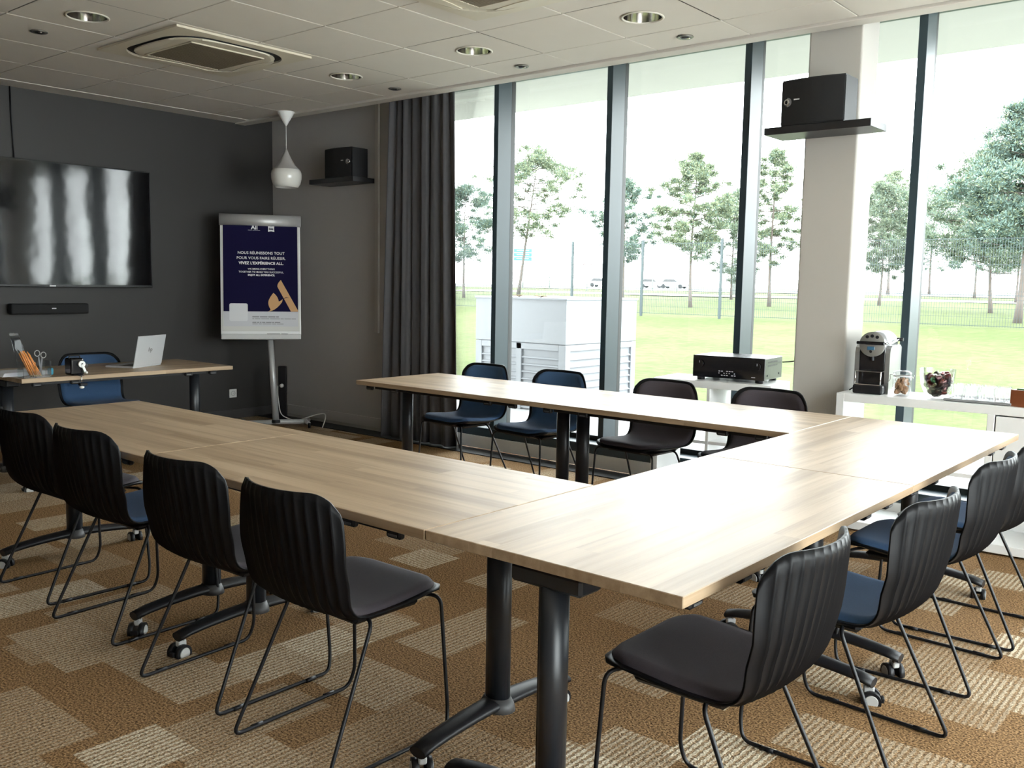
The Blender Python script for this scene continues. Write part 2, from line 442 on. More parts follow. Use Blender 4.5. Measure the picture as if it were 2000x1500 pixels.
# ------------------------------------------------------------------ curtain
def curtain():
    mb = MB(); n = 150
    rnd = random.Random(3)
    ph = [rnd.uniform(-.7, .7) for _ in range(20)]
    def P(t, v):
        # t across, v from the top down; folds drift and open towards the hem
        wtop0, wtop1, wb0, wb1 = -6.150, -5.385, -6.225, -5.285
        x = (wtop0 + (wb0 - wtop0) * v) * (1 - t) + (wtop1 + (wb1 - wtop1) * v) * t
        k = t * 8.3 + .55 * math.sin(3.1 * t + 1) + .12 * math.sin(9 * t + 1.5 * v)
        a = (.017 + .008 * v) * (1 + .55 * math.sin(2.7 * k + .6))
        f = math.sin(2 * PI * k) + .30 * math.sin(4.2 * PI * k + 1.3 + .8 * v)
        y = 5.615 + a * f + .008 * math.sin(5.1 * k + 2 * v)
        return Vector((x + .006 * math.cos(2 * PI * k), y, 3.02 - v * 3.004))
    mb.grid(P, n, 26)
    return mb
cu = curtain().build('curtain', mat('charcoal curtain cloth', (.078, .076, .082), .85, noise=(30, .12), bump=(700, .25), sheen=.15))
sm = cu.modifiers.new('thick', 'SOLIDIFY'); sm.thickness = .004
tag(cu, 'long dark grey pleated curtain hanging beside the glazing', 'curtain')
R_ = math.radians
rail = MB().b2((-6.22, 5.59, 3.03), (-1.0, 5.64, 3.05), .003).build('curtain_rail', WHITEPL)
struct(rail, 'white curtain track on the slab above the window')
# ------------------------------------------------------------------ cable trunking on the grey wall
tag(MB().b2((-6.522, YW - .022, .92), (-6.474, YW, ZC + .1), .003).build('cable_trunking', mat('trunking', (.46, .44, .40), .5)), 'slim vertical cable trunking on the grey wall', 'trunking')

# ------------------------------------------------------------------ ceiling fittings
def downlight(i, x, y, label, tilt=0):
    t = thing('downlight', label, 'ceiling light', (x, y, ZC), 0, 'recessed ceiling downlights' if False else None)
    MB().lathe([(.112, .001), (.123, -.001), (.124, -.004), (.117, -.007), (.110, -.005), (.110, .001)], n=36).build('trim_ring', mat('ring cream', (.62, .58, .50), .5), t)
    MB().lathe([(.111, -.004), (.109, .03), (.102, .08), (.090, .13), (.001, .135)], n=36).build('reflector', mat('reflector', (.75, .72, .69), .13, metal=1), t)
    b = MB().lathe([(.001, .088), (.012, .09), (.02, .10), (.018, .115)], n=18).build('bulb', mat('clear bulb', (.5, .5, .48), .1), t)
    return t
downlight(0, *DL[0], 'recessed round downlight in the ceiling tile above the pendant end of the room')
downlight(1, *DL[1], 'recessed round downlight level with the middle window panes')
downlight(2, *DL[2], 'recessed round downlight above the window table, in front of the pillar')
downlight(3, *DL[3], 'recessed round downlight beside the air conditioning cassette, in line with the television')
downlight(4, *DL[4], 'recessed round downlight out beyond the pillar')
def spot(x, y, label):
    t = thing('spotlight', label, 'ceiling light', (x, y, ZC))
    MB().lathe([(.030, -.002), (.050, -.001), (.052, -.006), (.046, -.010), (.034, -.008), (.030, -.002)], n=24).build('trim_ring', mat('dull nickel', (.20, .19, .17), .35, metal=.7), t)
    e = MB().lathe([(.001, -.016), (.020, -.014), (.030, -.004), (.033, -.002)], n=18).build('eyeball', mat('dark lens', (.03, .03, .03), .2), t)
    MB().b2((.012, -.006, -.017), (.034, .006, -.007), .002).build('pivot', CHROME, t)
spot(-5.60, 5.156, 'small round spotlight at the ceiling edge over the curtain')
spot(-4.30, 5.156, 'small round spotlight at the ceiling edge between two mullions')
spot(-3.00, 5.145, 'small round spotlight at the ceiling edge next to the pillar')
spot(-6.16, 2.672, 'small dark spotlight in the ceiling close to the television wall')

def rrect(w, h, rr, n=8):
    pts = []
    for cx, cy, a0 in ((w / 2 - rr, h / 2 - rr, 0), (-w / 2 + rr, h / 2 - rr, 90), (-w / 2 + rr, -h / 2 + rr, 180), (w / 2 - rr, -h / 2 + rr, 270)):
        for k in range(n + 1):
            a = math.radians(a0 + 90 * k / n); pts.append((cx + rr * math.cos(a), cy + rr * math.sin(a)))
    return pts
def cassette(x, y, label):
    t = thing('air_conditioning_cassette', label, 'air conditioner', (x, y, ZC))
    # outer panel with a rounded opening
    mb = MB(); bm = mb.bm; HP = .500
    inn = rrect(.86, .86, .25); n = len(inn)
    def outp(p):
        ca, sa = p; sc = HP / max(abs(ca), abs(sa)); return (ca * sc, sa * sc)
    for sx in (1, -1): pass
    A = [bm.verts.new((*p, -.020)) for p in inn]; B = [bm.verts.new((*outp(p), -.016)) for p in inn]
    D = [bm.verts.new((*outp(p), -.002)) for p in inn]; E2 = [bm.verts.new((*p, -.002)) for p in inn]
    for k in range(n):
        j = (k + 1) % n
        for q, w in ((A, B), (B, D), (E2, A)):
            bm.faces.new((q[k], q[j], w[j], w[k]))
    mb.build('outer_panel', CREAMPL, t)
    sl_ = MB(); sl_.prism(rrect(.86, .86, .25), -.006, -.002); sl_.prism(rrect(.77, .77, .22), -.0185, -.006); sl_.build('air_slot', mat('outlet shade black', (.025, .025, .025), .7), t)  # shade of the shallow slot and inner panel side, painted near-black
    ip = MB(); ip.loft([[(x_, y_, -.0185) for x_, y_ in rrect(.775, .775, .22)], [(x_, y_, -.021) for x_, y_ in rrect(.775, .775, .22)], [(x_, y_, -.026) for x_, y_ in rrect(.735, .735, .21)]], 0, False); ip.build('inner_panel', CREAMPL, t)
    for k in range(4):
        Rk = Matrix.Rotation(k * PI / 2, 4, 'Z')
        poly = [(-.25 + .50 * i / 14, .372 + .034 * math.sin(PI * i / 14) ** .5) for i in range(15)] + [(.25 - .50 * i / 14, .372 - .034 * math.sin(PI * i / 14) ** .8) for i in range(1, 14)]
        MB().prism(poly, -.030, -.022, M=Rk).build('louver_flap', mat('flap cream', (.66, .60, .48), .45), t)
    gr = MB().b2((-.27, -.27, -.0285), (.27, .27, -.025), 0, 0).build('intake_grille', mat('grille brown', (.21, .175, .125), .7), t)
    fr = MB()
    for s in (-1, 1):
        fr.b2((-.282, s * .276 - .006, -.033), (.282, s * .276 + .006, -.025), .001)
        fr.b2((s * .276 - .006, -.282, -.033), (s * .276 + .006, .282, -.025), .001)
    fr.build('grille_rim', CREAMPL, t)
    sl = MB()
    for i in range(44): sl.b2((-.27, -.266 + i * .0124, -.0315), (.27, -.261 + i * .0124, -.0285))
    s_ = sl.build('grille_slats', mat('grille slat', (.27, .225, .16), .6), t); s_['kind'] = 'stuff'
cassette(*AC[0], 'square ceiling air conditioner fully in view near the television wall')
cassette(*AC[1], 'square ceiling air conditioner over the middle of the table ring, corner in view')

# pendant lamp
t = thing('pendant_lamp', 'white teardrop pendant lamp hanging in the corner', 'lamp', (-7.19, 5.285, ZC))
MB().lathe([(.078, 0), (.074, -.012), (.012, -.118), (.006, -.125)], n=28, cap0=True, cap1=True).build('ceiling_rose', WHITEPL, t)
MB().cyl((0, 0, -.12), (0, 0, -.335), .0035, n=8).build('cord', WHITEPL, t)
MB().lathe([(.006, -.33), (.012, -.345), (.030, -.385), (.050, -.425), (.082, -.478), (.112, -.508), (.122, -.516)], n=36, cap0=True).build('lamp_cone', mat('matt grey lamp', (.42, .395, .37), .7), t)
MB().lathe([(.122, -.516), (.134, -.535), (.139, -.56), (.137, -.60), (.125, -.645), (.104, -.676), (.098, -.677), (.118, -.64), (.130, -.60), (.131, -.56), (.12, -.525)], n=36).build('lamp_shade', mat('white enamel', (.72, .70, .65), .12, spec=.6), t)
MB().lathe([(.001, -.66), (.03, -.65), (.036, -.62), (.02, -.57), (.012, -.54)], n=16).build('bulb', mat('frosted bulb', (.8, .8, .78), .25), t)

# ------------------------------------------------------------------ chairs
PROF = [(-.272, .822), (-.272, .785), (-.262, .71), (-.246, .62), (-.228, .55), (-.204, .498), (-.165, .464), (-.105, .448), (-.01, .446), (.09, .457), (.17, .466), (.225, .463), (.255, .452)]
def catmull(P, n):
    out = []
    Q = [Vector(p) for p in P]; Q = [Q[0] * 2 - Q[1]] + Q + [Q[-1] * 2 - Q[-2]]
    for i in range(1, len(Q) - 2):
        for k in range(n):
            t = k / n; a, b, c, e = Q[i - 1], Q[i], Q[i + 1], Q[i + 2]
            out.append(.5 * ((2 * b) + (c - a) * t + (2 * a - 5 * b + 4 * c - e) * t * t + (3 * b - a - 3 * c + e) * t ** 3))
    out.append(Q[-2]); return out
CURVE = catmull([(a, b) for a, b in PROF], 10)
LEN = [0]
for a, b in zip(CURVE, CURVE[1:]): LEN.append(LEN[-1] + (b - a).length)
LT = LEN[-1]
def prof(s):
    s = min(max(s, 0), LT)
    for i in range(len(LEN) - 1):
        if s <= LEN[i + 1]:
            f = (s - LEN[i]) / (LEN[i + 1] - LEN[i]); return CURVE[i].lerp(CURVE[i + 1], f)
    return CURVE[-1]
def halfw(s):
    q = s / LT
    return .232 + .012 * math.sin(PI * min(q / .5, 1)) - .010 * max(0, (q - .75) / .25) - .014 * max(0, 1 - q / .18)
def surf(uu, s):
    p = prof(s); w = halfw(s)
    back = 1 - min(max((s - .26) / .22, 0), 1)      # 1 on the back, 0 on the seat
    lip = max(0, 1 - s / .20)
    y = p.x + (.055 * back + .035 * lip) * abs(uu) ** 2.2
    z = p.y + .014 * (1 - back) * uu ** 2 * max(0, 1 - max(0, (s - .55) / .25)) + .0 * lip
    return Vector((w * uu, y, z))
def srange(uu):
    def corner(rr, w):
        e = (abs(uu) * w - (w - rr)) / rr
        return rr * (1 - math.sqrt(max(0, 1 - e * e))) if e > 0 else 0
    return corner(.085, .232), LT - corner(.11, .222)
def nrm(uu, s):
    e = 1e-3
    a = surf(min(uu + e, 1), s) - surf(max(uu - e, -1), s); b = surf(uu, min(s + e, LT)) - surf(uu, max(s - e, 0))
    n = a.cross(b)
    return (n / n.length) if n.length > 1e-12 else Vector((0, 0, 1))
_n = nrm(0, LT * .8)
NS = 1 if _n.z > 0 else -1
def chair_shell():
    mb = MB(); NR = 15; nu, nv = NR * 4, 36
    us = [-1 + 2 * (i // 4 + (0, .10, .20, .60)[i % 4]) / NR for i in range(nu + 1)]
    us = [math.copysign(1 - (1 - abs(q)) ** 1.25, q) if abs(q) > .9 else q for q in us]
    inner, outer = [], []
    for i, uu in enumerate(us):
        uu = max(-.999, min(.999, uu)); a, b = srange(uu); ci, co = [], []
        for j in range(nv + 1):
            f = j / nv; s = a + (b - a) * f
            p = surf(uu, s); n = nrm(uu, s) * NS
            edge = min(1, (s - a) / .05) * min(1, (1 - abs(uu)) / .10)
            rib = (1, 0, 1, 1)[i % 4]
            fade = max(0, min(1, (LT * .80 - s) / .12))
            t_ = .006 + .007 * min(1, (1 - abs(uu)) / .08) * min(1, (s - a) / .03 + .3) - .0065 * rib * max(0, edge) * fade
            if s > LT * .6: t_ += .012 * max(0, min(1, (b - s) / .1)) * max(0, min(1, (1 - abs(uu)) / .3))
            ci.append(mb.bm.verts.new(p)); co.append(mb.bm.verts.new(p - n * t_))
        inner.append(ci); outer.append(co)
    for G in (inner, outer):
        for i in range(nu):
            for j in range(nv):
                f = mb.bm.faces.new((G[i][j], G[i + 1][j], G[i + 1][j + 1], G[i][j + 1])); f.smooth = G is inner or True
    for i in range(nu):
        for j in (0, nv):
            mb.bm.faces.new((inner[i][j], inner[i + 1][j], outer[i + 1][j], outer[i][j])).smooth = True
    for i in (0, nu):
        for j in range(nv):
            mb.bm.faces.new((inner[i][j], inner[i][j + 1], outer[i][j + 1], outer[i][j])).smooth = True
    # seat carrier under the shell
    mb.b2((-.17, -.10, .412), (.17, .16, .440), .012)
    me = mb.mesh('shell'); me.materials.append(BLACKPL)
    return me
def chair_pad():
    mb = MB(); nu, nv = 22, 44; top, low = [], []
    for i in range(nu + 1):
        uu = -.925 + 1.85 * i / nu; a, b = srange(uu / .93 * .985); a += .016; b -= .016; ct, cl = [], []
        for j in range(nv + 1):
            s = a + (b - a) * j / nv; p = surf(uu, s); n = nrm(uu, s) * NS
            e = min((s - a), (b - s), (.925 - abs(uu)) * .235)
            h = .004 + .014 * (1 - (1 - min(1, e / .028)) ** 2.2)
            ct.append(mb.bm.verts.new(p + n * h)); cl.append(mb.bm.verts.new(p + n * .0005))
        top.append(ct); low.append(cl)
    for i in range(nu):
        for j in range(nv):
            mb.bm.faces.new((top[i][j], top[i + 1][j], top[i + 1][j + 1], top[i][j + 1])).smooth = True
    for i in range(nu):
        for j in (0, nv): mb.bm.faces.new((top[i][j], top[i + 1][j], low[i + 1][j], low[i][j])).smooth = True
    for i in (0, nu):
        for j in range(nv): mb.bm.faces.new((top[i][j], top[i][j + 1], low[i][j + 1], low[i][j])).smooth = True
    return mb.mesh('seat_pad')
def roundpath(P, rr, n=5):
    P = [Vector(p) for p in P]; out = [P[0]]
    for a, b, c in zip(P, P[1:], P[2:]):
        u1 = (a - b); u3 = (c - b); k = min(rr, u1.length * .45, u3.length * .45)
        s, e = b + u1.normalized() * k, b + u3.normalized() * k
        for i in range(n + 1):
            t = i / n; out.append(s * (1 - t) ** 2 + b * 2 * t * (1 - t) + e * t * t)
    out.append(P[-1]); return out
def leg_mesh(s):
    mb = MB()
    path = [(s * .03, -.050, .424), (s * .190, -.050, .424), (s * .224, -.250, .007), (s * .236, .215, .007), (s * .222, .232, .07), (s * .205, .214, .434), (s * .03, .150, .428)]
    mb.tube(roundpath(path, .034), .0062, 8)
    for y in (-.16, .13): mb.cyl((s * (.2255 + .0145 * (y + .248) / .463), y - .02, .0075), (s * (.2255 + .0145 * (y + .248) / .463), y + .02, .0075), .0074, n=8)
    me = mb.mesh('sled_leg'); me.materials.append(BLACK)
    return me
SHELL, PAD, LEGS = chair_shell(), chair_pad(), (leg_mesh(-1), leg_mesh(1))
def fabric(name, col):
    return mat(name, col, .8, noise=(260, .18), bump=(900, .3), sheen=.06, spec=.25)
PAD.materials.append(fabric('slate fabric', (.055, .065, .09)))
FAB = {'blue': fabric('blue fabric', (.045, .095, .19)), 'taupe': fabric('brown grey fabric', (.066, .056, .066))}
def chair(x, y, rz, fab, label, group=None):
    t = thing('sled_chair', label, 'chair', (x, y, 0), rz, group)
    link('shell', SHELL, t)
    p = link('seat_pad', PAD, t); p.material_slots[0].link = 'OBJECT'; p.material_slots[0].material = FAB[fab]
    for q in LEGS: link('sled_leg', q, t)
    return t
R_ = math.radians
chair(-4.19, 1.90, R_(2), 'taupe', 'brown grey padded ribbed chair at the row end near the presenter desk')
chair(-3.57, 1.865, R_(3), 'blue', 'ribbed chair with a blue pad between two brown grey padded chairs')
chair(-2.775, 1.815, R_(2), 'taupe', 'brown grey padded ribbed chair between the blue padded one and the row end')
chair(-2.165, 1.79, R_(0), 'taupe', 'brown grey padded ribbed chair at the row end beside the cross table')
chair(-4.42, 4.735, R_(176), 'blue', 'blue padded chair in front of the curtain end of the glazing')
chair(-3.76, 4.745, R_(177), 'blue', 'blue padded chair in front of the white louvred unit outside')
chair(-2.955, 4.765, R_(177), 'taupe', 'brown grey padded chair in front of the white shelf with the receiver')
chair(-2.285, 4.785, R_(177), 'taupe', 'brown grey padded chair right in front of the pale pillar')
chair(-1.045, 2.085, R_(90), 'taupe', 'brown padded ribbed chair at the free corner of the table ring')
chair(-.985, 2.80, R_(88), 'blue', 'blue padded ribbed chair, second from the free table corner')
chair(-1.00, 3.60, R_(90), 'blue', 'blue padded ribbed chair, third from the free table corner')
chair(-.985, 4.17, R_(90), 'blue', 'blue padded ribbed chair nearest the white sideboard')
chair(-6.73, 3.29, R_(-91), 'blue', 'blue padded chair pushed in behind the presenter desk')

# ------------------------------------------------------------------ folding tables
def castor_mesh():
    mb = MB()
    mb.cyl((0, 0, .072), (0, 0, .10), .011, n=12, m=2)
    mb.b2((-.012, -.022, .055), (.012, .014, .078), .004, 1)
    for s in (-1, 1):
        mb.cyl((s * .010, -.012, .033), (s * .030, -.012, .033), .033, n=20, m=0)
        mb.cyl((s * .030, -.012, .033), (s * .0325, -.012, .033), .023, .021, n=20, m=1)
    mb.b2((-.016, -.055, .028), (.016, -.042, .045), .003, 0)
    me = mb.mesh('castor')
    for q in (BLACK, mat('castor grey', (.45, .45, .44), .4), CHROME): me.materials.append(q)
    return me
CASTOR = castor_mesh()
def table_meshes(Lx, Dy):
    tb = MB().b2((-Lx / 2, -Dy / 2, .712), (Lx / 2, Dy / 2, .740), .0018); top = tb.mesh('tabletop'); top.materials.append(OAK)
    col = MB()
    ring = lambda z, k=1.0: [(k * .042 * math.cos(a), k * .034 * math.sin(a), z) for a in [2 * PI * i / 20 for i in range(20)]]
    col.loft([ring(.11), ring(.69)], 0)
    for a in (-.020, 0, .020): col.b2((a - .002, .0290, .13), (a + .002, .0335, .66), 0, 0)
    col.loft([ring(.085, 1.45), ring(.105, 1.35), ring(.125, 1.06)], 1)
    col.b2((-.045, -.11, .662), (.045, .11, .708), .008, 0)
    leg = col.mesh('leg'); leg.materials.append(DARKM); leg.materials.append(mat('grey collar', (.06, .06, .062), .5))
    ft = MB(); rings = []
    for i in range(17):
        y = -.345 + .69 * i / 16; q = abs(y) / .345; zc = .105 - .030 * q * q + (0.0 if q < .97 else -.004); hw = .040 - .008 * q; hh = .020 - .004 * q
        rings.append([(hw * math.cos(a), y, zc + hh * math.sin(a)) for a in [2 * PI * k / 12 for k in range(12)]])
    ft.loft(rings, 0)
    foot = ft.mesh('foot'); foot.materials.append(BLACK)
    bm_ = MB(); bm_.b2((-Lx / 2 + .12, -.022, .675), (Lx / 2 - .12, .022, .705), .004)
    for q in (-1, 1): bm_.b2((-Lx / 2 + .14, q * (Dy / 2 - .055) - .012, .690), (Lx / 2 - .14, q * (Dy / 2 - .055) + .012, .7115), .002)
    beam = bm_.mesh('crossbeam'); beam.materials.append(BLACK)
    cl = MB().b2((-.03, -.012, .682), (.03, .012, .711), .006); cl.b2((-.018, -.0135, .689), (.018, -.012, .695), 0, 1)
    clip = cl.mesh('link_clip'); clip.materials.append(BLACK); clip.materials.append(mat('grey mark', (.10, .10, .10), .6))
    return top, leg, foot, beam, clip
def table(x0, x1, y0, y1, along, label, ins=(.10, .10), group=None):
    """along 'x' or 'y'; local X runs along the length"""
    cx, cy = (x0 + x1) / 2, (y0 + y1) / 2
    Lx, Dy = (x1 - x0, y1 - y0) if along == 'x' else (y1 - y0, x1 - x0)
    t = thing('folding_table', label, 'table', (cx, cy, 0), 0 if along == 'x' else PI / 2, group)
    top, leg, foot, beam, clip = table_meshes(Lx - .003, Dy)
    link('tabletop', top, t); link('crossbeam', beam, t)
    for s, i_ in ((-1, ins[0]), (1, ins[1])):
        lx = s * (Lx / 2 - i_)
        link('leg', leg, t, (lx, 0, 0))
        f = link('foot', foot, t, (lx, 0, 0))
        for q in (-1, 1):
            a = random.uniform(-2.5, 2.5)
            link('castor', CASTOR, f, (0, q * .325, -.022), (0, 0, a))
    for lx in (-Lx * .43, -Lx * .27, Lx * .27, Lx * .40):
        for q in (-1, 1): link('link_clip', clip, t, (lx, q * (Dy / 2 - .035), 0), (0, 0, 0 if q < 0 else PI))
    return t
table(-4.715, -3.247, 1.713, 2.497, 'x', 'oak folding table at the presenter end of the ribbed-chair row', (.06, .16))
table(-3.247, -1.738, 1.713, 2.497, 'x', 'oak folding table of the ribbed-chair row joined to the cross table', (.16, .07))
table(-4.764, -3.276, 4.045, 4.821, 'x', 'oak folding table by the windows with its free end near the curtain', (.09, .046))
table(-3.276, -1.738, 4.045, 4.821, 'x', 'oak folding table by the windows joined to the cross table', (.10, .14))
table(-1.736, -.955, 1.713, 3.266, 'y', 'oak cross table with the free corner next to the brown padded chair', (.065, .14))
table(-1.736, -.955, 3.266, 4.821, 'y', 'oak cross table at the end next to the white sideboard', (.14, .26))
table(-6.937, -6.155, 2.483, 4.02, 'y', 'oak presenter desk standing before the charcoal wall with a laptop on it', (.06, .09))

# ------------------------------------------------------------------ television wall
t = thing('television', 'large black flat television on the charcoal wall', 'television', (XD + .002, 3.525, 1.30))
MB().b2((.0, -.5, .2), (.03, .5, .8), .004).build('wall_bracket', BLACK, t)
MB().b2((.03, -.897, 0), (.058, .897, 1.04), .004).build('casing', mat('tv bezel', (.008, .008, .009), .25), t)
MB().b2((.058, -.887, .022), (.0595, .887, 1.03)).build('screen', mat('tv screen', (.004, .004, .005), .07, spec=1.0, bump=(1.6, .9)), t)
marks([.052], -.026, 0, .010, t, mat('silver print', (.7, .7, .7), .4), frame3((0, 1, 0), (0, 0, 1), (.0585, 0, .011)))
tag(MB().tube([(XD + .012, 3.262, ZC - .006), (XD + .011, 3.264, 2.7), (XD + .012, 3.270, 2.5), (XD + .012, 3.274, 2.33)], .006, 8).build('television_cable', BLACK), 'thin black cable running from the ceiling down to the television', 'cable')
t = thing('soundbar', 'slim black soundbar on the wall below the television', 'soundbar', (XD, 3.485, 1.075))
MB().b2((.0, -.30, .015), (.03, .30, .075), .004).build('wall_bracket', BLACK, t)
MB().b2((.03, -.318, 0), (.115, .318, .088), .014, 0, 3).build('casing', mat('speaker cloth', (.007, .007, .008), .8), t)
marks([.036], -.018, 0, .008, t, mat('silver print', (.7, .7, .7), .4), frame3((0, 1, 0), (0, 0, 1), (.1155, .02, .048)))
t = thing('wall_socket', 'white wall socket low on the charcoal wall', 'socket', (XD, 5.28, .255))
MB().b2((0, -.042, -.042), (.009, .042, .042), .003).build('plate', WHITEPL, t)
MB().lathe([(.024, .0), (.024, .003), (.020, .003), (.019, -.006), (.001, -.006)], (.0075, 0, 0), 22, axis=(1, 0, 0)).build('socket_well', mat('socket grey', (.5, .5, .48), .5), t)
MB().cyl((.004, .006, 0), (.012, .006, 0), .0025, n=8).build('earth_pin', CHROME, t)

# ------------------------------------------------------------------ loudspeakers on shelves
def speaker(name_label, shelf_label, x, y, z, sw, sx0, dial_left, sy=None):
    # x,y: left front corner of the cabinet, front faces -Y
    sh = MB().b2((sx0, y - .03 if sy is None else sy[0], z - .042), (sx0 + sw, YW - .003 if sy is None else sy[1], z), .002).build('wall_shelf', mat('black shelf', (.012, .012, .014), .4))
    tag(sh, shelf_label, 'shelf')
    t = thing('loudspeaker', name_label, 'loudspeaker', (x, y, z))
    w, h, dp = .37, .265, .19
    mb = MB()
    front = [(0 + w * i / 10, -.022 * math.sin(PI * i / 10)) for i in range(11)]
    rnd = front + [(w, dp), (0, dp)]
    mb.prism(rnd, .004, h)
    mb.build('cabinet', mat('speaker vinyl', (.009, .009, .011), .55), t)
    fp = [(a, b - .004) for a, b in front]
    gr = MB(); gr.prism(fp + [(w, .012), (0, .012)], .010, h - .008)
    gr.build('grille', mat('speaker cloth', (.007, .007, .008), .8), t)
    sgn = -1 if dial_left else 1
    ex = .012 if dial_left else w - .012
    MB().lathe([(.001, 0), (.026, 0), (.034, -.006), (.036, -.012)], (ex - sgn * .022, -.010, h * .52), 24, axis=(sgn * .30, -.95, 0)).build('tweeter_dial', mat('dial grey', (.13, .13, .135), .35), t)
    MB().lathe([(.010, .004), (.017, .006), (.02, .002)], (ex - sgn * .022, -.010, h * .52), 20, axis=(sgn * .30, -.95, 0)).build('dial_ring', CHROME, t)
    # elongated surround
    mb = MB(); mb.lathe([(.032, -.002), (.040, -.004), (.040, -.010)], (ex - sgn * .024, -.006, h * .52), 24, axis=(sgn * .30, -.95, 0))
    for v in mb.bm.verts: v.co.z = h * .52 + (v.co.z - h * .52) * 1.55
    mb.build('dial_surround', mat('dial grey', (.13, .13, .135), .35), t)
    lx = .10 if dial_left else w - .10
    marks([.034], -.017, 0, .007, t, mat('silver print', (.7, .7, .7), .4), frame3((1, 0, 0), (0, 0, 1), (lx, -.0255, h * .56)))
    return t
speaker('black loudspeaker on the wall shelf next to the pendant lamp', 'black shelf on the grey wall under a loudspeaker', -6.97, 5.555, 2.325, .625, -7.17, False)
speaker('black loudspeaker on the shelf fixed to the pale pillar', 'black shelf fixed across the pale pillar', -2.418, 5.285, 2.335, .625, -2.506, True, (5.25, 5.508))

# ------------------------------------------------------------------ flip chart with poster
bx = Vector((.575, .818, 0)).normalized(); fn = Vector((.818, -.575, 0)).normalized()
tilt = R_(7)
up = (Vector((0, 0, 1)) * math.cos(tilt) - fn * math.sin(tilt)).normalized()
base = Vector((-7.345, 5.255, 0))
t = thing('flip_chart', 'white mobile flip chart stand holding a navy poster', 'flip chart', base)
MB().lathe([(.045, .045), (.047, .055), (.040, .075)], n=20, cap0=True).build('pole_collar', BLACK, t)
cen = Vector((-.165, -.035, 1.425))                       # board centre relative to the base
MB().cyl((0, 0, .05), cen - up * .53 - fn * .05 + bx * .075, .031, .027, 20).build('pole', mat('silver lacquer', (.50, .50, .50), .35, metal=.3), t)
bs = MB()
for s in (-1, 1):
    a = bx * (s * .30) + fn * .10; b_ = bx * (s * .31) - fn * .16
    bs.tube([a + Vector((0, 0, .045)), bx * (s * .27) + Vector((0, 0, .05)), b_ + Vector((0, 0, .045))], .020, 10)
bs.tube([bx * -.29 + Vector((0, 0, .047)), Vector((0, 0, .052)), bx * .29 + Vector((0, 0, .047))], .024, 10)
bs.build('base', mat('silver lacquer', (.50, .50, .50), .35, metal=.3), t)
for s in (-1, 1):
    for q in (.10, -.16): 
        c0 = bx * (s * .305) + fn * q
        MB().cyl(c0 + bx * .012 + Vector((0, 0, .025)), c0 - bx * .012 + Vector((0, 0, .025)), .025, n=16).build('castor', BLACK, t)
BM = frame3(bx, up, cen)                                  # local: x right, y up, z towards the room
def on_board(mb, name, mats): 
    o = mb.build(name, mats, t); o.matrix_local = BM; return o
on_board(MB().b2((-.365, -.555, -.02), (.365, .575, 0), .004), 'board', WHITE)
on_board(MB().b2((-.350, -.52, .001), (.352, .50, .009), .001), 'paper_pad', mat('paper', (.66, .65, .62), .8))
cl = MB(); cl.loft([[(x, .525 + .055 * math.cos(a), .006 + .032 * math.sin(a)) for a in [PI * k / 8 for k in range(9)]] for x in (-.372, .372)], 0, True)
on_board(cl, 'paper_clamp', mat('silver clamp', (.46, .45, .44), .4, metal=.3))
tr_ = MB().b2((-.362, -.60, -.01), (.362, -.548, .055), .006)
on_board(tr_, 'pen_tray', mat('silver tray', (.55, .55, .54), .4))
mk = MB(); mk.cyl((.05, -.552, .045), (.17, -.552, .045), .007, n=8, m=0); mk.cyl((.18, -.552, .045), (.24, -.552, .045), .007, n=8, m=0)
o = mk.build('marker_pen', BLACK); o.matrix_world = Matrix.Translation(base) @ BM; tag(o, 'black marker lying in the flip chart tray', 'marker')
# poster, a sheet hanging on the pad
PM = Matrix.Translation(base) @ BM @ Matrix.Translation((0, 0, .0105))
po = bpy.data.objects.new('poster', None); C.objects.link(po); po.matrix_world = PM
tag(po, 'navy poster with white lettering and a golden emblem on the flip chart', 'poster')
def pst(mb, name, m_): return mb.build(name, m_, po)
NAVY = mat('navy print', (.008, .0065, .034), .8, spec=.1); GOLD = mat('gold print', (.55, .30, .12), .45); INK = mat('white print', (.80, .80, .80), .6); GINK = mat('grey print', (.25, .25, .27), .6)
pst(MB().b2((-.340, -.335, 0), (.338, .485, .0012)), 'navy_panel', NAVY)
pst(MB().b2((-.340, -.475, 0), (.338, -.335, .0012)), 'footer_panel', mat('footer paper', (.60, .60, .63), .6))
cd = MB(); cd.prism([(a - .205, b - .343) for a, b in rrect(.165, .165, .015, 4)], .0012, .002); pst(cd, 'code_label', mat('label white', (.72, .72, .74), .6))
T3 = lambda x, y: Matrix.Translation((x, y, .0016))
lettering('NOUS RÉUNISSONS TOUT', .0355, po, T3(.005, .215), INK, bold=.0003, spacing=1.02)
lettering('POUR VOUS FAIRE RÉUSSIR.', .0355, po, T3(.005, .167), INK, bold=.0003, spacing=1.02)
lettering("VIVEZ L'EXPÉRIENCE ALL.", .0355, po, T3(.005, .119), INK, bold=.0011, spacing=1.02)
lettering('WE BRING EVERYTHING', .0225, po, T3(.005, .065), INK, bold=.0002)
lettering('TOGETHER TO MAKE YOU SUCCESSFUL.', .0225, po, T3(.005, .036), INK, bold=.0002)
lettering('ENJOY ALL EXPERIENCE.', .0225, po, T3(.005, .007), INK, bold=.0008)
lettering('All', .055, po, T3(-.055, .455), INK, bold=.0014)
marks([.036, .068], -.113, .430, .006, po, mat('dim print', (.25, .25, .3), .6), Matrix.Translation((0, 0, .0013)))
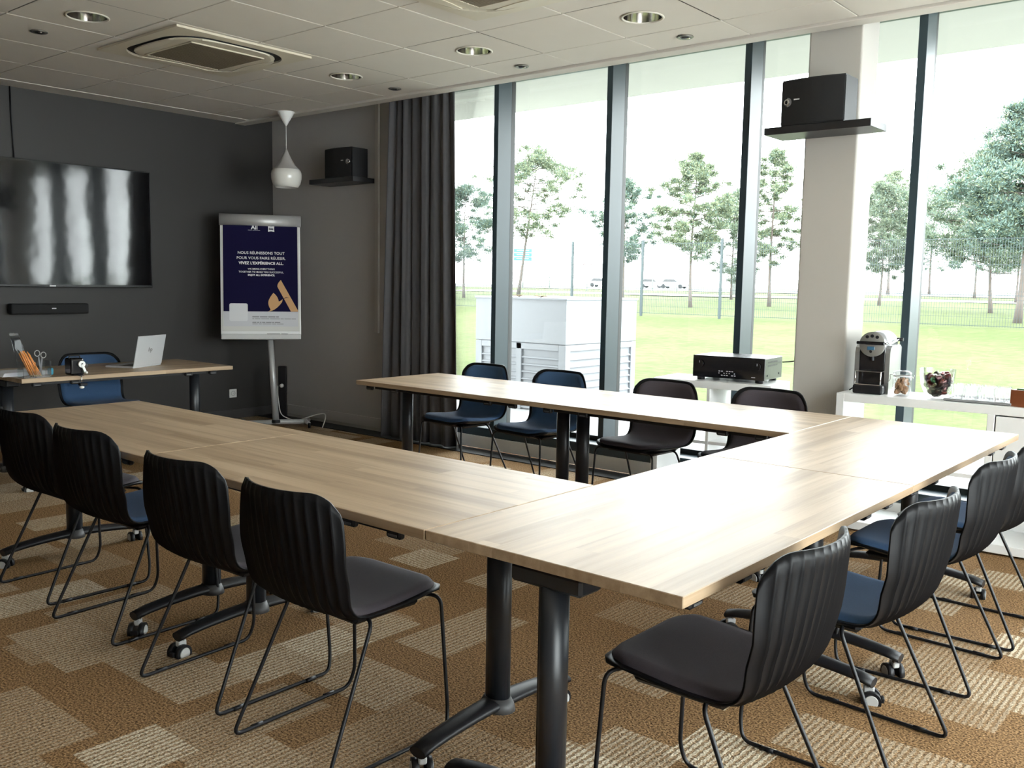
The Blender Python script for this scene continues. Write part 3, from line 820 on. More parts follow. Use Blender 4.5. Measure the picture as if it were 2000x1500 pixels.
ib = MB(); ib.prism([(.098 + .029 * sx * k, .447 + .027 * sy * k2) for sx, sy, k, k2 in ((-1, -1, 1, 1), (0, -1, 1, .84), (1, -1, 1, 1), (1, 0, .9, 1), (1, 1, 1, 1), (0, 1, 1, .84), (-1, 1, 1, 1), (-1, 0, .9, 1))], .0012, .0018)
pst(ib, 'badge', INK)
lettering('ibis', .030, po, T3(.098, .446) @ Matrix.Translation((0, 0, .0006)), NAVY, bold=.0012)
T0 = Matrix.Translation((0, 0, .0013)); FINE = mat('fine print', (.36, .36, .38), .6)
marks([.062, .070, .066, .026], -.082, -.385, .011, po, GINK, T0)
marks([.018, .05, .075, .09, .03, .06, .04], -.082, -.403, .009, po, FINE, T0)
marks([.036, .02, .014, .03, .05, .018, .05], -.082, -.437, .009, po, GINK, T0)
marks([.05, .03, .08, .04, .06], -.082, -.452, .007, po, FINE, T0)
# golden emblem: a broad slanting stroke and a bird-like leaf
def bez(a, b, c, e, n=8):
    return [tuple(a[i] * (1 - k) ** 3 + 3 * b[i] * k * (1 - k) ** 2 + 3 * c[i] * k * k * (1 - k) + e[i] * k ** 3 for i in (0, 1)) for k in [j / n for j in range(n)]]
st_ = bez((.182, -.035), (.16, -.058), (.148, -.075), (.150, -.10)) + [(.150, -.10), (.272, -.333), (.338, -.333), (.338, -.325)]
pst(MB().prism(st_, .0012, .0020), 'emblem_stroke', GOLD)
lf = bez((.112, -.158), (.070, -.215), (.045, -.25), (.085, -.315)) + bez((.085, -.315), (.08, -.328), (.066, -.333), (.052, -.334)) + bez((.055, -.3345), (.12, -.335), (.17, -.28), (.205, -.222)) + \
     [(.198, -.214)] + bez((.190, -.222), (.18, -.232), (.165, -.238), (.163, -.240), 4) + bez((.162, -.24), (.152, -.195), (.135, -.175), (.112, -.158), 6)
pst(MB().prism(lf, .0013, .0021), 'emblem_leaf', GOLD)
sl = MB(); sl.tube([(.196, -.222, .0022), (.215, -.206, .0022), (.232, -.200, .0022), (.252, -.202, .0022)], [.0005, .003, .003, .0006], 6); pst(sl, 'emblem_line', NAVY)

# power strip standing behind the flip chart with its white cable
t = thing('power_strip', 'tall black power strip standing against the wall behind the flip chart', 'power strip', (-7.60, 5.52, 0), R_(40))
MB().b2((-.04, -.025, 0), (.04, .025, .55), .006).build('casing', BLACK, t)
for k in range(7):
    MB().lathe([(.021, .0), (.023, -.003), (.018, -.008), (.001, -.008)], (0, -.024, .06 + k * .06), 18, axis=(0, -1, 0)).build('socket_well', mat('socket black', (.02, .02, .02), .3), t)
pl = MB().lathe([(.001, 0), (.019, .0), (.019, .02), (.012, .035), (.005, .04)], (0, -.026, .36), 16, axis=(0, -1, 0)); pl.build('plug', WHITEPL, t)
cb = MB(); cb.tube(roundpath([(-7.59, 5.455, .36), (-7.52, 5.40, .30), (-7.50, 5.42, .08), (-7.36, 5.50, .03), (-7.2, 5.6, .10), (-7.06, 5.62, .13), (-6.98, 5.55, .08), (-6.96, 5.5, .01)], .06), .005, 6)
tag(cb.build('power_cable', WHITEPL), 'thin white cable looping from the power strip to the floor', 'cable')

# ------------------------------------------------------------------ things on the presenter desk
ZD = .740
t = thing('laptop', 'open silver laptop on the presenter desk, lid towards the tables', 'laptop', (-6.475, 3.505, ZD), R_(116))
# local: +Y towards the user; the lid stands at y = 0
MB().b2((-.165, 0, 0), (.165, .235, .013), .003).build('keyboard_base', mat('laptop silver', (.62, .63, .65), .35, metal=.4), t)
kb = MB(); kb.b2((-.15, .02, .013), (.15, .13, .0142)); kb.build('keys', mat('dark keys', (.03, .03, .03), .5), t)
la = R_(12)
lid = MB().b2((-.165, -.004, 0), (.165, .003, .225), .002).build('lid', mat('laptop silver', (.62, .63, .65), .35, metal=.4), t, (0, .0, .012), (la, 0, 0))
MB().b2((-.158, .003, .012), (.158, .0036, .217)).build('screen', GLOSSBK, lid)
lettering('hp', .048, lid, frame3((1, 0, 0), (0, 0, 1), (0, -.0045, .12)) @ Matrix.Shear('XY', 4, (.0, .0)), mat('logo dark', (.04, .04, .045), .4), bold=-.0004)
EDGE = glassy('polished acrylic edge', (.85, .87, .88), .30, .05)
# acrylic organiser with pencils
t = thing('desk_organiser', 'clear acrylic desk organiser holding orange pencils and scissors', 'organiser', (-6.24, 2.60, ZD), R_(86))
ac = MB()
ac.b2((-.085, -.055, 0), (.085, .055, .004)); ac.b2((-.085, -.055, 0), (-.082, .055, .105)); ac.b2((.082, -.055, 0), (.085, .055, .105))
ac.b2((-.085, .052, 0), (.085, .055, .105)); ac.b2((-.085, -.055, 0), (.085, -.052, .045)); ac.b2((-.01, -.055, 0), (-.007, .055, .10))
ac.build('tray', CLEAR, t)
hq = [Vector((-.085, .046, .095)), Vector((-.022, .046, .100)), Vector((-.072, .046, .282)), Vector((-.130, .046, .288))]
hd = MB(); hd.loft([hq, [q + Vector((0, .003, 0)) for q in hq]], 0, False); hd.build('card_holder', CLEAR, t)
for q, w in zip(hq, hq[1:] + hq[:1]): MB().tube([q, q.lerp(w, .5), w], .0016, 6).build('holder_edge', EDGE, t)
for q in (-.085, .085): MB().tube([(q, -.0535, .002), (q, -.0535, .05), (q, -.0535, .105)], .0012, 6).build('tray_edge', EDGE, t)
pr = random.Random(5)
for k in range(11):
    fx = -.055 + .011 * (k % 6) + pr.uniform(-.003, .003); fy = -.028 + .024 * (k // 6)
    b0 = Vector((-6.24, 2.60, ZD)) + Matrix.Rotation(R_(86), 3, 'Z') @ Vector((fx + .030, fy, .006))
    t0 = Vector((-6.24, 2.60, ZD)) + Matrix.Rotation(R_(86), 3, 'Z') @ Vector((fx * .9 - .042, fy - .004, .165 + pr.uniform(-.012, .012)))
    pc = MB(); pc.cyl(b0, t0, .0037, n=6, m=0); pc.cyl(b0, b0 + (b0 - t0).normalized() * -.012, .0039, n=6, m=1)
    o = pc.build('pencil', [mat('orange pencil', (.72, .27, .07), .4), mat('pencil tip wood', (.6, .42, .24), .6)])
    tag(o, 'orange wooden pencil standing in the clear desk organiser', 'pencil', 'orange pencils in the desk organiser')
sc_ = thing('scissors', 'grey handled scissors standing in the desk organiser', 'scissors', (-6.245, 2.65, ZD), R_(86))
for s in (-1, 1):
    lp = MB(); lp.tube([(s * .019 + .016 * math.cos(a), .02, .145 - s * .006 + .019 * math.sin(a)) for a in [2 * PI * k / 16 for k in range(17)]], .0028, 6); lp.build('handle', GREYPL, sc_)
    MB().box((s * .004, .02, .068), (.009, .0015, .12), Matrix.Rotation(R_(s * 7), 3, 'Y')).build('blade', mat('dull blade', (.16, .16, .17), .45), sc_)
cr_ = MB(); cr_.box((-6.235, 2.70, ZD + .032), (.034, .03, .05), Matrix.Rotation(.5, 3, 'Z'), .012, 0, 2)
tag(cr_.build('glue_pot', mat('turquoise plastic', (.03, .22, .33), .35)), 'small turquoise pot inside the clear desk organiser', 'pot')
pp = MB()
for k in range(6): pp.box((-6.46 + .002 * (k % 3), 2.585 + .003 * (k % 2), ZD + .002 + k * .0043), (.21, .30, .004), Matrix.Rotation(R_(4 + k * .8), 3, 'Z'))
tag(pp.build('paper_stack', mat('white paper', (.72, .72, .76), .8)), 'short stack of white paper beside the desk organiser', 'paper stack')
# crank pencil sharpener clamped to the desk edge
t = thing('pencil_sharpener', 'black crank pencil sharpener clamped to the presenter desk edge', 'pencil sharpener', (-6.215, 2.85, ZD), R_(90))
MB().b2((-.045, -.045, 0), (.045, .055, .115), .014, 0, 3).build('body', GLOSSBK, t)
MB().tube(roundpath([(-.036, 0, .105), (-.036, 0, .128), (.036, 0, .128), (.036, 0, .105)], .012), .005, 6).build('carry_loop', BLACK, t)
ck = MB(); ck.cyl((.022, -.045, .075), (.022, -.062, .075), .022, n=20); ck.box((.032, -.064, .045), (.016, .006, .062), Matrix.Rotation(R_(-22), 3, 'Y'), .002); ck.cyl((.042, -.062, .020), (.042, -.085, .020), .007, n=12)
ck.build('crank', WHITEPL, t)
MB().cyl((.022, -.0625, .075), (.022, -.064, .075), .007, n=12).build('crank_hub', BLACK, t)
MB().tube([(.01, -.072, .0), (.01, -.072, -.055)], .0035, 8).build('clamp_rod', CHROME, t)
cj = MB(); cj.b2((-.004, -.078, -.002), (.026, -.03, .004), .001); cj.b2((-.002, -.082, -.068), (.045, -.045, -.05), .003); cj.build('clamp_jaw', BLACK, t)
MB().lathe([(.008, 0), (.015, .004), (.015, .012), (.006, .016)], (.01, -.072, -.085), 16).build('clamp_knob', WHITEPL, t)
# spectacles
t = thing('spectacles', 'thin framed spectacles lying between sharpener and laptop', 'spectacles', (-6.62, 3.07, ZD), R_(75))
for s in (-1, 1):
    MB().tube([(s * .033 + .025 * math.cos(a), 0, .024 + .021 * math.sin(a)) for a in [2 * PI * k / 18 for k in range(19)]], .0014, 6).build('rim', mat('green frame', (.04, .10, .10), .25), t)
    MB().lathe([(.001, 0), (.024, 0)], (s * .033, 0, .024), 18, axis=(0, 1, 0)).build('lens', CLEAR, t)
    MB().tube([(s * .058, 0, .028), (s * .060, .07, .020), (s * .058, .13, .004)], .0014, 6).build('temple', mat('green frame', (.04, .10, .10), .25), t)
MB().tube([(-.009, 0, .028), (0, 0, .031), (.009, 0, .028)], .0014, 6).build('bridge', mat('green frame', (.04, .10, .10), .25), t)

# ------------------------------------------------------------------ white shelf units by the windows
HK = .80
def panel(mb, lo, hi): mb.b2(lo, hi, .002)
t = thing('shelf_unit', 'low white open shelf unit beside the pillar carrying the receiver', 'shelf unit', (-3.215, 5.265, 0), R_(7))
w = .785; dp = .39
k_ = MB(); panel(k_, (0, 0, HK - .045), (w, dp, HK)); k_.build('top', WHITE, t)
MB().b2((.0, .0, 0), (w, dp, .045), .002).build('bottom', WHITE, t)
for a in (0, .372, w - .045): MB().b2((a, .002, .045), (a + (.045 if a != .372 else .02), dp, HK - .045), .001).build('upright', WHITE, t)
MB().b2((.392, .004, .395), (w - .045, dp, .415), .001).build('shelf', WHITE, t); MB().b2((.045, .004, .395), (.372, dp, .415), .001).build('shelf', WHITE, t)
MB().b2((.47, dp - .012, .415), (w - .045, dp - .002, HK - .045)).build('back_panel', WHITE, t)
t = thing('sideboard', 'white sideboard with coffee things along the glazing', 'sideboard', (-2.02, 5.335, 0), R_(2.5))
w = 1.55
MB().b2((.045, 0, HK - .047), (w, dp, HK), .002).build('top', WHITE, t)
MB().b2((.045, 0, .012), (w, dp, .06), .002).build('bottom', WHITE, t)
for a, b in ((0, .045), (.80, .836), (w, w + .045)): MB().b2((a, 0, .012), (b, dp, HK if a != .80 else HK - .047), .002).build('upright', WHITE, t)
MB().b2((.045, .004, .395), (w, dp, .418), .001).build('shelf', WHITE, t)
for a in (.842, 1.195):
    dr = MB().b2((a, .001, .424), (a + .348, .018, HK - .054), .002).build('door', WHITE, t)
MB().b2((.836, dp - .012, .06), (w, dp - .003, HK - .047)).build('back_panel', WHITE, t)

# AV receiver
ra = R_(7)
t = thing('av_receiver', 'black audio receiver on the low white shelf unit', 'receiver', (-2.985, 5.375, HK), ra)
w, h, dp2 = .475, .158, .345
MB().b2((0, .006, .02), (w, dp2, h), .003).build('casing', mat('receiver steel', (.020, .022, .025), .32, spec=.7), t)
MB().b2((0, -.004, .02), (w, .006, h + .001), .002).build('front_panel', GLOSSBK, t)
for x in (.045, .43):
    for y in (.03, .30): MB().cyl((x, y, 0), (x, y, .021), .024, .026, 16).build('foot', BLACK, t)
for x, rr in ((.05, .026), (.425, .026)): MB().cyl((x, -.004, .105), (x, -.018, .105), rr, rr * .95, 24).build('knob', GLOSSBK, t)
mrk = MB()
for i in range(7):
    for j in range(3):
        if (i * 3 + j) % 4: mrk.b2((.175 + i * .017, -.0048, .036 + j * .013), (.175 + i * .017 + (.011 if j != 1 else .006), -.0042, .041 + j * .013))
mrk.b2((.39, -.0048, .035), (.415, -.0042, .039)); mrk.b2((.4275, -.0185, .112), (.4295, -.0181, .126)); mrk.b2((.048, -.0185, .112), (.05, -.0181, .126))
mrk.build('panel_print', mat('print grey', (.55, .55, .58), .5), t)
vs = MB()
for i in range(9):
    for j in range(2): vs.b2((w - .0005, .05 + i * .022, .105 + j * .022), (w + .0006, .066 + i * .022, .115 + j * .022))
for y, z in ((.05, .05), (.28, .05)): vs.cyl((w, y, z), (w + .003, y, z), .006, n=10)
vs.build('side_vents', BLACK, t)
tp = MB()
for i in range(14): tp.b2((.05 + i * .027, .06, h), (.063 + i * .027, .28, h + .0006))
tp.build('top_vents', BLACK, t)
tag(MB().tube(roundpath([(-2.545, 5.755, .92), (-2.49, 5.80, .925), (-2.42, 5.785, .95), (-2.39, 5.79, .90), (-2.42, 5.75, .80)], .05), .004, 6).build('receiver_cable', BLACK), 'thin black cable hanging from the back of the receiver', 'cable')

# coffee machine (front faces -Y)
t = thing('coffee_machine', 'silver and black capsule coffee machine on the sideboard', 'coffee machine', (-1.868, 5.395, HK), R_(4))
SIL = mat('coffee silver', (.30, .30, .30), .35, metal=.6)
MB().b2((-.083, .0, .0), (.083, .085, .052), .010, 0, 2).build('base', BLACK, t)
MB().b2((-.072, .075, .03), (.072, .33, .27), .004).build('body', GLOSSBK, t)
for s in (-1, 1):
    sp = [(.075, .0), (.33, .0), (.33, .262), (.30, .278), (.115, .278), (.085, .262), (.075, .235)]
    mb = MB(); x0 = s * .072; x1 = s * .098
    mb.loft([[(x0, a, b) for a, b in sp], [(x1, a, b) for a, b in sp]], 0, False); mb.build('side_cheek', SIL, t)
MB().cyl((0, .055, .285), (0, .34, .285), .072, .072, 36).build('head_barrel', mat('head silver', (.40, .40, .41), .28, metal=.6), t)
MB().lathe([(.001, .004), (.066, .004), (.072, 0)], (0, .055, .285), 36, axis=(0, -1, 0)).build('head_face', mat('face silver', (.24, .235, .22), .4, metal=.3), t)
for a in (-.028, 0, .028): MB().cyl((a, .052, .333 - abs(a) * .2), (a, .048, .333 - abs(a) * .2), .0095, n=16).build('button', BLACK, t)
MB().b2((-.085, .038, .283), (.072, .052, .301), .004).build('lever', GLOSSBK, t)
MB().tube([(.076, .045, .292), (.088, .12, .292), (.088, .30, .305), (.084, .33, .307)], .006, 8).build('lever_arm', CHROME2, t)
MB().cyl((.07, .33, .307), (.105, .33, .307), .011, n=14).build('lever_pivot', BLACK, t)
MB().b2((-.024, .046, .252), (.016, .052, .272), .001).build('display', mat('display blue', (.05, .14, .24), .15), t)
MB().cyl((-.004, .052, .243), (-.004, .048, .243), .008, n=14).build('button', BLACK, t)
MB().lathe([(.012, 0), (.011, .02), (.006, .028)], (0, .075, .19), 16).build('spout', BLACK, t)
gr = MB()
gr.b2((-.075, -.002, .128), (.075, .075, .133), .001); 
for s in (-1, 1): gr.cyl((s * .070, .006, .05), (s * .070, .006, .13), .0035, n=8)
gr.build('cup_stand', CHROME2, t)
MB().b2((-.072, .004, .052), (.072, .078, .056), .001).build('drip_grid', CHROME2, t)
tag(MB().tube(roundpath([(-1.985, 5.70, .83), (-2.0, 5.60, .825), (-2.005, 5.50, .806)], .04), .004, 6).build('coffee_cable', BLACK), 'black power cable behind the coffee machine', 'cable')

# clip jar of biscuits
t = thing('clip_jar', 'small glass clip jar of brown sugar pieces beside the coffee machine', 'jar', (-1.700, 5.475, HK), R_(10))
MB().lathe([(.001, .002), (.046, .002), (.050, .008), (.051, .09), (.047, .108), (.044, .112)], n=28).build('glass_body', GLASSJ, t)
MB().lathe([(.047, .114), (.050, .118), (.050, .130), (.036, .143), (.001, .146)], n=28).build('lid', GLASSJ, t)
MB().lathe([(.046, .110), (.0485, .110), (.0485, .116), (.046, .116)], n=28).build('rubber_seal', mat('seal white', (.7, .7, .7), .5), t)
MB().tube(roundpath([(.049, -.008, .112), (.06, -.008, .10), (.064, 0, .125), (.06, .008, .10), (.049, .008, .112)], .01), .0016, 6).build('wire_clip', CHROME, t)
MB().tube(roundpath([(-.049, -.01, .118), (-.066, -.006, .118), (-.062, 0, .09), (-.083, 0, .062)], .012), .0018, 6).build('wire_clip', CHROME, t)
sr = random.Random(9)
for k in range(62):
    a = sr.uniform(0, 2 * PI); rr = .033 * math.sqrt(sr.random()); z = .016 + .080 * (k / 62)
    o = MB().box((0, 0, 0), (.020, .017, .011), None, .003).build('sugar_piece', mat('brown sugar', (.36, .20, .105), .7, noise=(60, .35)), None,
        (-1.700 + rr * math.cos(a), 5.475 + rr * math.sin(a), HK + z), (sr.uniform(0, 3), sr.uniform(0, 3), sr.uniform(0, 3)))
    tag(o, 'brown sugar piece heaped in the glass clip jar', 'sugar piece', 'sugar pieces in the clip jar')
# glass bowl of capsules
bc = Vector((-1.520, 5.505, HK))
t = thing('glass_bowl', 'wide clear glass bowl of foil coffee capsules on the sideboard', 'bowl', bc)
MB().lathe([(.001, .002), (.038, .002), (.045, .006), (.068, .035), (.084, .075), (.091, .12), (.095, .165)], n=40).build('glass_body', GLASSJ, t)
capc = [(.10, .012, .012), (.012, .012, .014), (.018, .010, .014), (.16, .03, .02), (.05, .012, .05), (.22, .22, .14), (.02, .09, .03), (.12, .06, .06)]
cme = []
for k, c in enumerate(capc):
    mb = MB(); mb.lathe([(.001, 0), (.0165, .0), (.0185, .002), (.0145, .006), (.011, .021), (.006, .027), (.001, .028)], n=14)
    me = mb.mesh('coffee_capsule'); me.materials.append(mat('capsule foil %d' % k, c, .22, metal=.75)); cme.append(me)
for k in range(110):
    q = k / 110; z = .024 + .110 * q; rm = min(.063, .012 + .64 * (z - .008))
    a = sr.uniform(0, 2 * PI); rr = rm * math.sqrt(sr.random())
    o = link('coffee_capsule', cme[sr.randrange(len(cme))], None, bc + Vector((rr * math.cos(a), rr * math.sin(a), z)), (sr.uniform(0, 3), sr.uniform(0, 3), sr.uniform(0, 3)))
    tag(o, 'foil coffee capsule heaped in the glass bowl', 'coffee capsule', 'coffee capsules in the glass bowl')
# tray of glasses
tc_ = Vector((-1.293, 5.52, HK)); tz = R_(3)
t = thing('serving_tray', 'grey serving tray under the water glasses', 'tray', tc_, tz)
MB().b2((-.155, -.105, .0), (.155, .105, .006), .002).build('plate', mat('tray grey', (.22, .22, .22), .4), t)
rm_ = MB()
for s in (-1, 1):
    rm_.b2((-.165, s * .11 - .006, .002), (.165, s * .11 + .006, .016), .003); rm_.b2((s * .16 - .006, -.112, .002), (s * .16 + .006, .112, .016), .003)
rm_.build('rim', mat('tray grey', (.22, .22, .22), .4), t)
gm = MB(); gm.lathe([(.001, .003), (.024, .003), (.027, .006), (.031, .04), (.034, .080)], n=22); gme = gm.mesh('water_glass'); gme.materials.append(GLASSW)
for i in range(4):
    for j in range(3):
        v = Matrix.Rotation(tz, 3, 'Z') @ Vector((-.105 + .07 * i, -.070 + .07 * j, .006))
        tag(link('water_glass', gme, None, tc_ + v), 'small clear water glass standing on the grey tray', 'glass', 'water glasses on the tray')
# teaspoons between bowl and tray
for k in range(3):
    mb = MB(); mb.tube([(0, 0, .004), (.05, 0, .006), (.10, 0, .005)], [.002, .0018, .0025], 6)
    mb.lathe([(.001, 0), (.010, .001), (.012, .003)], (.114, 0, .002), 14)
    o = mb.build('teaspoon', CHROME2, None, (-1.465 + .006 * k, 5.40 + .018 * k, HK + .001), (0, 0, R_(20 + 6 * k))); tag(o, 'small steel teaspoon lying before the glass bowl', 'teaspoon', 'teaspoons by the bowl')
# wooden box with upright lid / menu holder at the right edge
t = thing('tea_box', 'reddish brown wooden tea box at the sideboard edge of the picture', 'box', (-1.130, 5.43, HK), R_(-14))
WOODR = mat('red brown wood', (.23, .065, .022), .4, noise=(25, .25))
bxm = MB(); bxm.b2((0, 0, 0), (.34, .012, .088), .001); bxm.b2((0, .238, 0), (.34, .25, .088), .001); bxm.b2((0, .012, 0), (.012, .238, .088), .001); bxm.b2((.328, .012, 0), (.34, .238, .088), .001); bxm.b2((.012, .012, 0), (.328, .238, .006))
bxm.build('case', WOODR, t)
ld = MB(); ld.loft([[(.022, .225, .092), (.34, .225, .092), (.34, .237, .092), (.022, .237, .092)], [(.070, .252, .30), (.34, .252, .30), (.34, .264, .30), (.070, .264, .30)]], 0, False); ld.build('lid', WOODR, t)
for k in range(5):
    a = .02 + k * .061
    MB().b2((a, .02, .010), (a + .055, .19, .094 + .004 * (k % 2)), .003).build('tea_sachet', mat(('tea green', 'tea red', 'tea yellow', 'tea blue', 'tea mint')[k], ((.05, .16, .05), (.3, .03, .03), (.5, .35, .05), (.05, .1, .3), (.1, .3, .2))[k], .6), t)

# ------------------------------------------------------------------ outside
def gz(x, y):
    if y < 10.6: return -.10
    if y < 22.3: return -.10 + (y - 10.6) / 11.7 * .69
    if y < 45: return .59 + (y - 22.3) / 22.7 * .36
    return .95 + .2 * (1 - math.exp(-(y - 45) / 60))
lw = MB()
nx_, ny_ = 40, 70
def lp(a, b):
    y = 10.5 + 200 * b ** 2.2; x = -150 + 210 * a
    return Vector((x, y, gz(x, y) + .03 * math.sin(x * .35) * math.sin(y * .5) * min(1, (y - 10.5) / 8)))
lw.grid(lp, nx_, ny_)
struct(lw.build('lawn', lawn_mat()), 'bright green lawn rising gently away from the building')
pv = MB(); pv.b2((-14, YG + .05, -.3), (12, 10.75, -.085))
struct(pv.build('terrace', mat('pale concrete', (.26, .26, .26), .8, noise=(4, .06))), 'pale concrete strip along the building')
sf = MB(); sf.b2((-30, YG + .12, 3.13), (14, 7.45, 3.40))
struct(sf.build('canopy_soffit', mat('soffit panel', (.46, .465, .42), .7)), 'pale canopy soffit outside above the windows')
rd = MB(); rd.grid(lambda a, b: Vector((-150 + 210 * a, 62 + 70 * b, gz(0, 62 + 70 * b) + .03)), 20, 8)
struct(rd.build('road', mat('asphalt', (.10, .105, .11), .9)), 'pale road beyond the trees')
rb = MB(); rb.grid(lambda a, b: Vector((-40 + 90 * a, 40 + 4 * b + 6 * a, gz(0, 40 + 4 * b + 6 * a) + .025)), 20, 2)
struct(rb.build('gravel_path', mat('gravel', (.12, .115, .10), .9)), 'pale gravel path across the lawn')

# louvred ventilation housing
t = thing('ventilation_housing', 'white boxy ventilation housing with louvres on the lawn', 'ventilation unit', (-6.33, 8.45, -.085))
WPAN = mat('housing white', (.185, .195, .21), .6)
hw_, hd_, hz_ = 1.38, 1.47, 1.32
MB().b2((-hw_ + .03, .03, 0), (-.03, hd_ - .03, hz_ - .02)).build('core', WPAN, t)
MB().b2((-hw_, 0, .795), (0, hd_, hz_), .006).build('upper_casing', WPAN, t)
MB().b2((-hw_ - .012, -.012, hz_ - .02), (.012, hd_ + .012, hz_ + .005), .004).build('roof_sheet', WPAN, t)
for x in (-hw_, -.10): MB().b2((x, 0.004, 0), (x + .10, .10, .79), .004).build('corner_post', WPAN, t)
MB().b2((-.10, hd_ - .10, 0), (0, hd_, .79), .004).build('corner_post', WPAN, t)
MB().b2((-.73, .004, 0), (-.65, .08, .79), .004).build('corner_post', WPAN, t)
MB().b2((-hw_ + .1, .004, .72), (-.1, .06, .79), .002).build('louvre_rail', WPAN, t)
MB().b2((-.06, .1, .72), (-.004, hd_ - .1, .79), .002).build('louvre_rail', WPAN, t)
lv = MB().box((0, 0, 0), (.55, .075, .006), Matrix.Rotation(R_(38), 3, 'X')).mesh('louvre_slat'); lv.materials.append(WPAN)
lv2 = MB().box((0, 0, 0), (.075, hd_ - .2, .006), Matrix.Rotation(R_(38), 3, 'Y')).mesh('louvre_slat'); lv2.materials.append(WPAN)
for k in range(8):
    z = .045 + k * .085
    link('louvre_slat', lv, t, (-.375, .035, z)); link('louvre_slat', lv, t, (-1.005, .035, z)); link('louvre_slat', lv2, t, (-.035, hd_ / 2, z))
for k, (x, y) in enumerate(((-.86, .2), (-.45, .1))):
    mb = MB(); rr_ = random.Random(k)
    for q in range(26): 
        a = rr_.uniform(0, 6.28); l_ = rr_.uniform(.03, .09); mb.tube([(0, 0, 0), (l_ * math.cos(a), l_ * .6 * math.sin(a), .02), (1.5 * l_ * math.cos(a), l_ * math.sin(a), .012)], .0025, 3)
    o = mb.build('twig_tuft', mat('dry twigs', (.16, .11, .06), .9), None, (-6.33 + x, 8.45 + y, -.085 + hz_ + .006)); tag(o, 'dry twig tuft lying on the white ventilation housing', 'twigs', 'twig tufts on the ventilation housing')

# mesh fence
FEN = mat('fence green', (.022, .036, .040), .5)
YF, PF = 22.3, 2.42
t = thing('mesh_fence', 'green wire mesh fence on posts across the lawn', 'fence', (0, YF, .59))
pm = MB(); pm.b2((-.028, -.028, -.2), (.028, .028, 2.06)); pme = pm.mesh('post'); pme.materials.append(FEN)
wm = MB()
for i in range(44): wm.b2((i * PF / 44, -.0022, .03), (i * PF / 44 + .0065, .0022, 1.98))
for j in range(11): wm.b2((0, -.003, .05 + j * .19), (PF, .003, .056 + j * .19))
for z in (.05, .72, 1.38, 1.95): wm.b2((0, -.006, z), (PF, .006, z + .012))
wme = wm.mesh('mesh_panel'); wme.materials.append(FEN)
x = -11.05 - PF * 5
X0 = -11.67
for i in range(-6, 7):
    link('post', pme, t, (X0 + i * PF, 0, 0))
    if i < 6: link('mesh_panel', wme, t, (X0 + i * PF, 0, 0))

# pine trees
BARK = mat('pine bark', (.105, .085, .075), .9, noise=(9, .3)); NEED = [mat('pine needles', (.095, .125, .082), .8), mat('pine needles pale', (.150, .180, .105), .8), mat('pine needles blue', (.085, .135, .115), .8)]
def pine(x, y, h, spread, base_h, label, seed, lean=(0, 0), dens=1.0, tufts=None, tone=0, tr=.012):
    rn = random.Random(seed); z0 = gz(x, y) - .05
    t = thing('pine_tree', label, 'tree', (x, y, z0))
    n = 9; path = []; bend = rn.uniform(-.25, .25)
    for i in range(n + 1):
        f = i / n; path.append(Vector((lean[0] * f + bend * math.sin(f * 5) * .25, lean[1] * f, h * .96 * f)))
    MB().tube(path, [h * tr * (1 - .88 * i / n) * (1.35 if i == 0 else 1) for i in range(n + 1)], 8).build('trunk', BARK, t)
    br = MB(); cents = []
    nb = tufts or int(44 * dens)
    for k in range(nb):
        f = base_h + (1 - base_h) * ((k + rn.random()) / nb); p0 = path[0].lerp(path[-1], f)
        i = min(int(f * n), n - 1); p0 = path[i].lerp(path[i + 1], f * n - i)
        a = k * 2.399 + rn.uniform(-.5, .5)
        prof_ = math.sin(PI * min(1, max(.10, (f - base_h) / (1 - base_h) * .86 + .16))) ** .8
        l_ = spread * prof_ * rn.uniform(.6, 1.12)
        e = p0 + Vector((math.cos(a) * l_, math.sin(a) * l_, l_ * rn.uniform(.02, .42)))
        mid = p0.lerp(e, .5) + Vector((0, 0, -.06 * l_))
        br.tube([p0, mid, e], [h * .0035, h * .0022, h * .001], 5)
        for q in (.40, .60, .80, 1.0):
            if q < .5 and rn.random() < .4: continue
            cents.append((p0.lerp(e, q) + Vector((rn.uniform(-.15, .15), rn.uniform(-.15, .15), rn.uniform(-.10, .20))) * spread * .9, spread * rn.uniform(.13, .25) * (1.1 if q > .6 else .8)))
    cents.append((path[-1], spread * .16))
    br.build('branches', BARK, t)
    vs, fs, mi = [], [], []
    for c, rad in cents:
        m_ = int(360 * dens)
        for q in range(m_):
            w = Vector((rn.gauss(0, 1), rn.gauss(0, 1), rn.gauss(0, 1))); w.normalize()
            p = c + Vector((w.x, w.y, w.z * .55)) * rad * abs(rn.gauss(0, .62))
            dr = (w + Vector((rn.uniform(-.8, .8), rn.uniform(-.8, .8), rn.uniform(-.1, 1)))).normalized()
            s = rn.uniform(.05, .11) * (h / 6) ** .7; sd = dr.orthogonal().normalized() * s * .19
            sd = Matrix.Rotation(rn.uniform(0, 6.28), 3, dr) @ sd
            b0 = len(vs); vs += [p - sd, p + sd, p + dr * s]; fs.append((b0, b0 + 1, b0 + 2)); mi.append((q + int(c.x * 7)) % 3 if rn.random() < .5 else tone)
    me = bpy.data.meshes.new('foliage'); me.from_pydata(vs, [], fs)
    for q in NEED: me.materials.append(q)
    me.polygons.foreach_set('material_index', mi); me.update()
    o = link('foliage', me, t); o['kind'] = 'stuff'
    return t

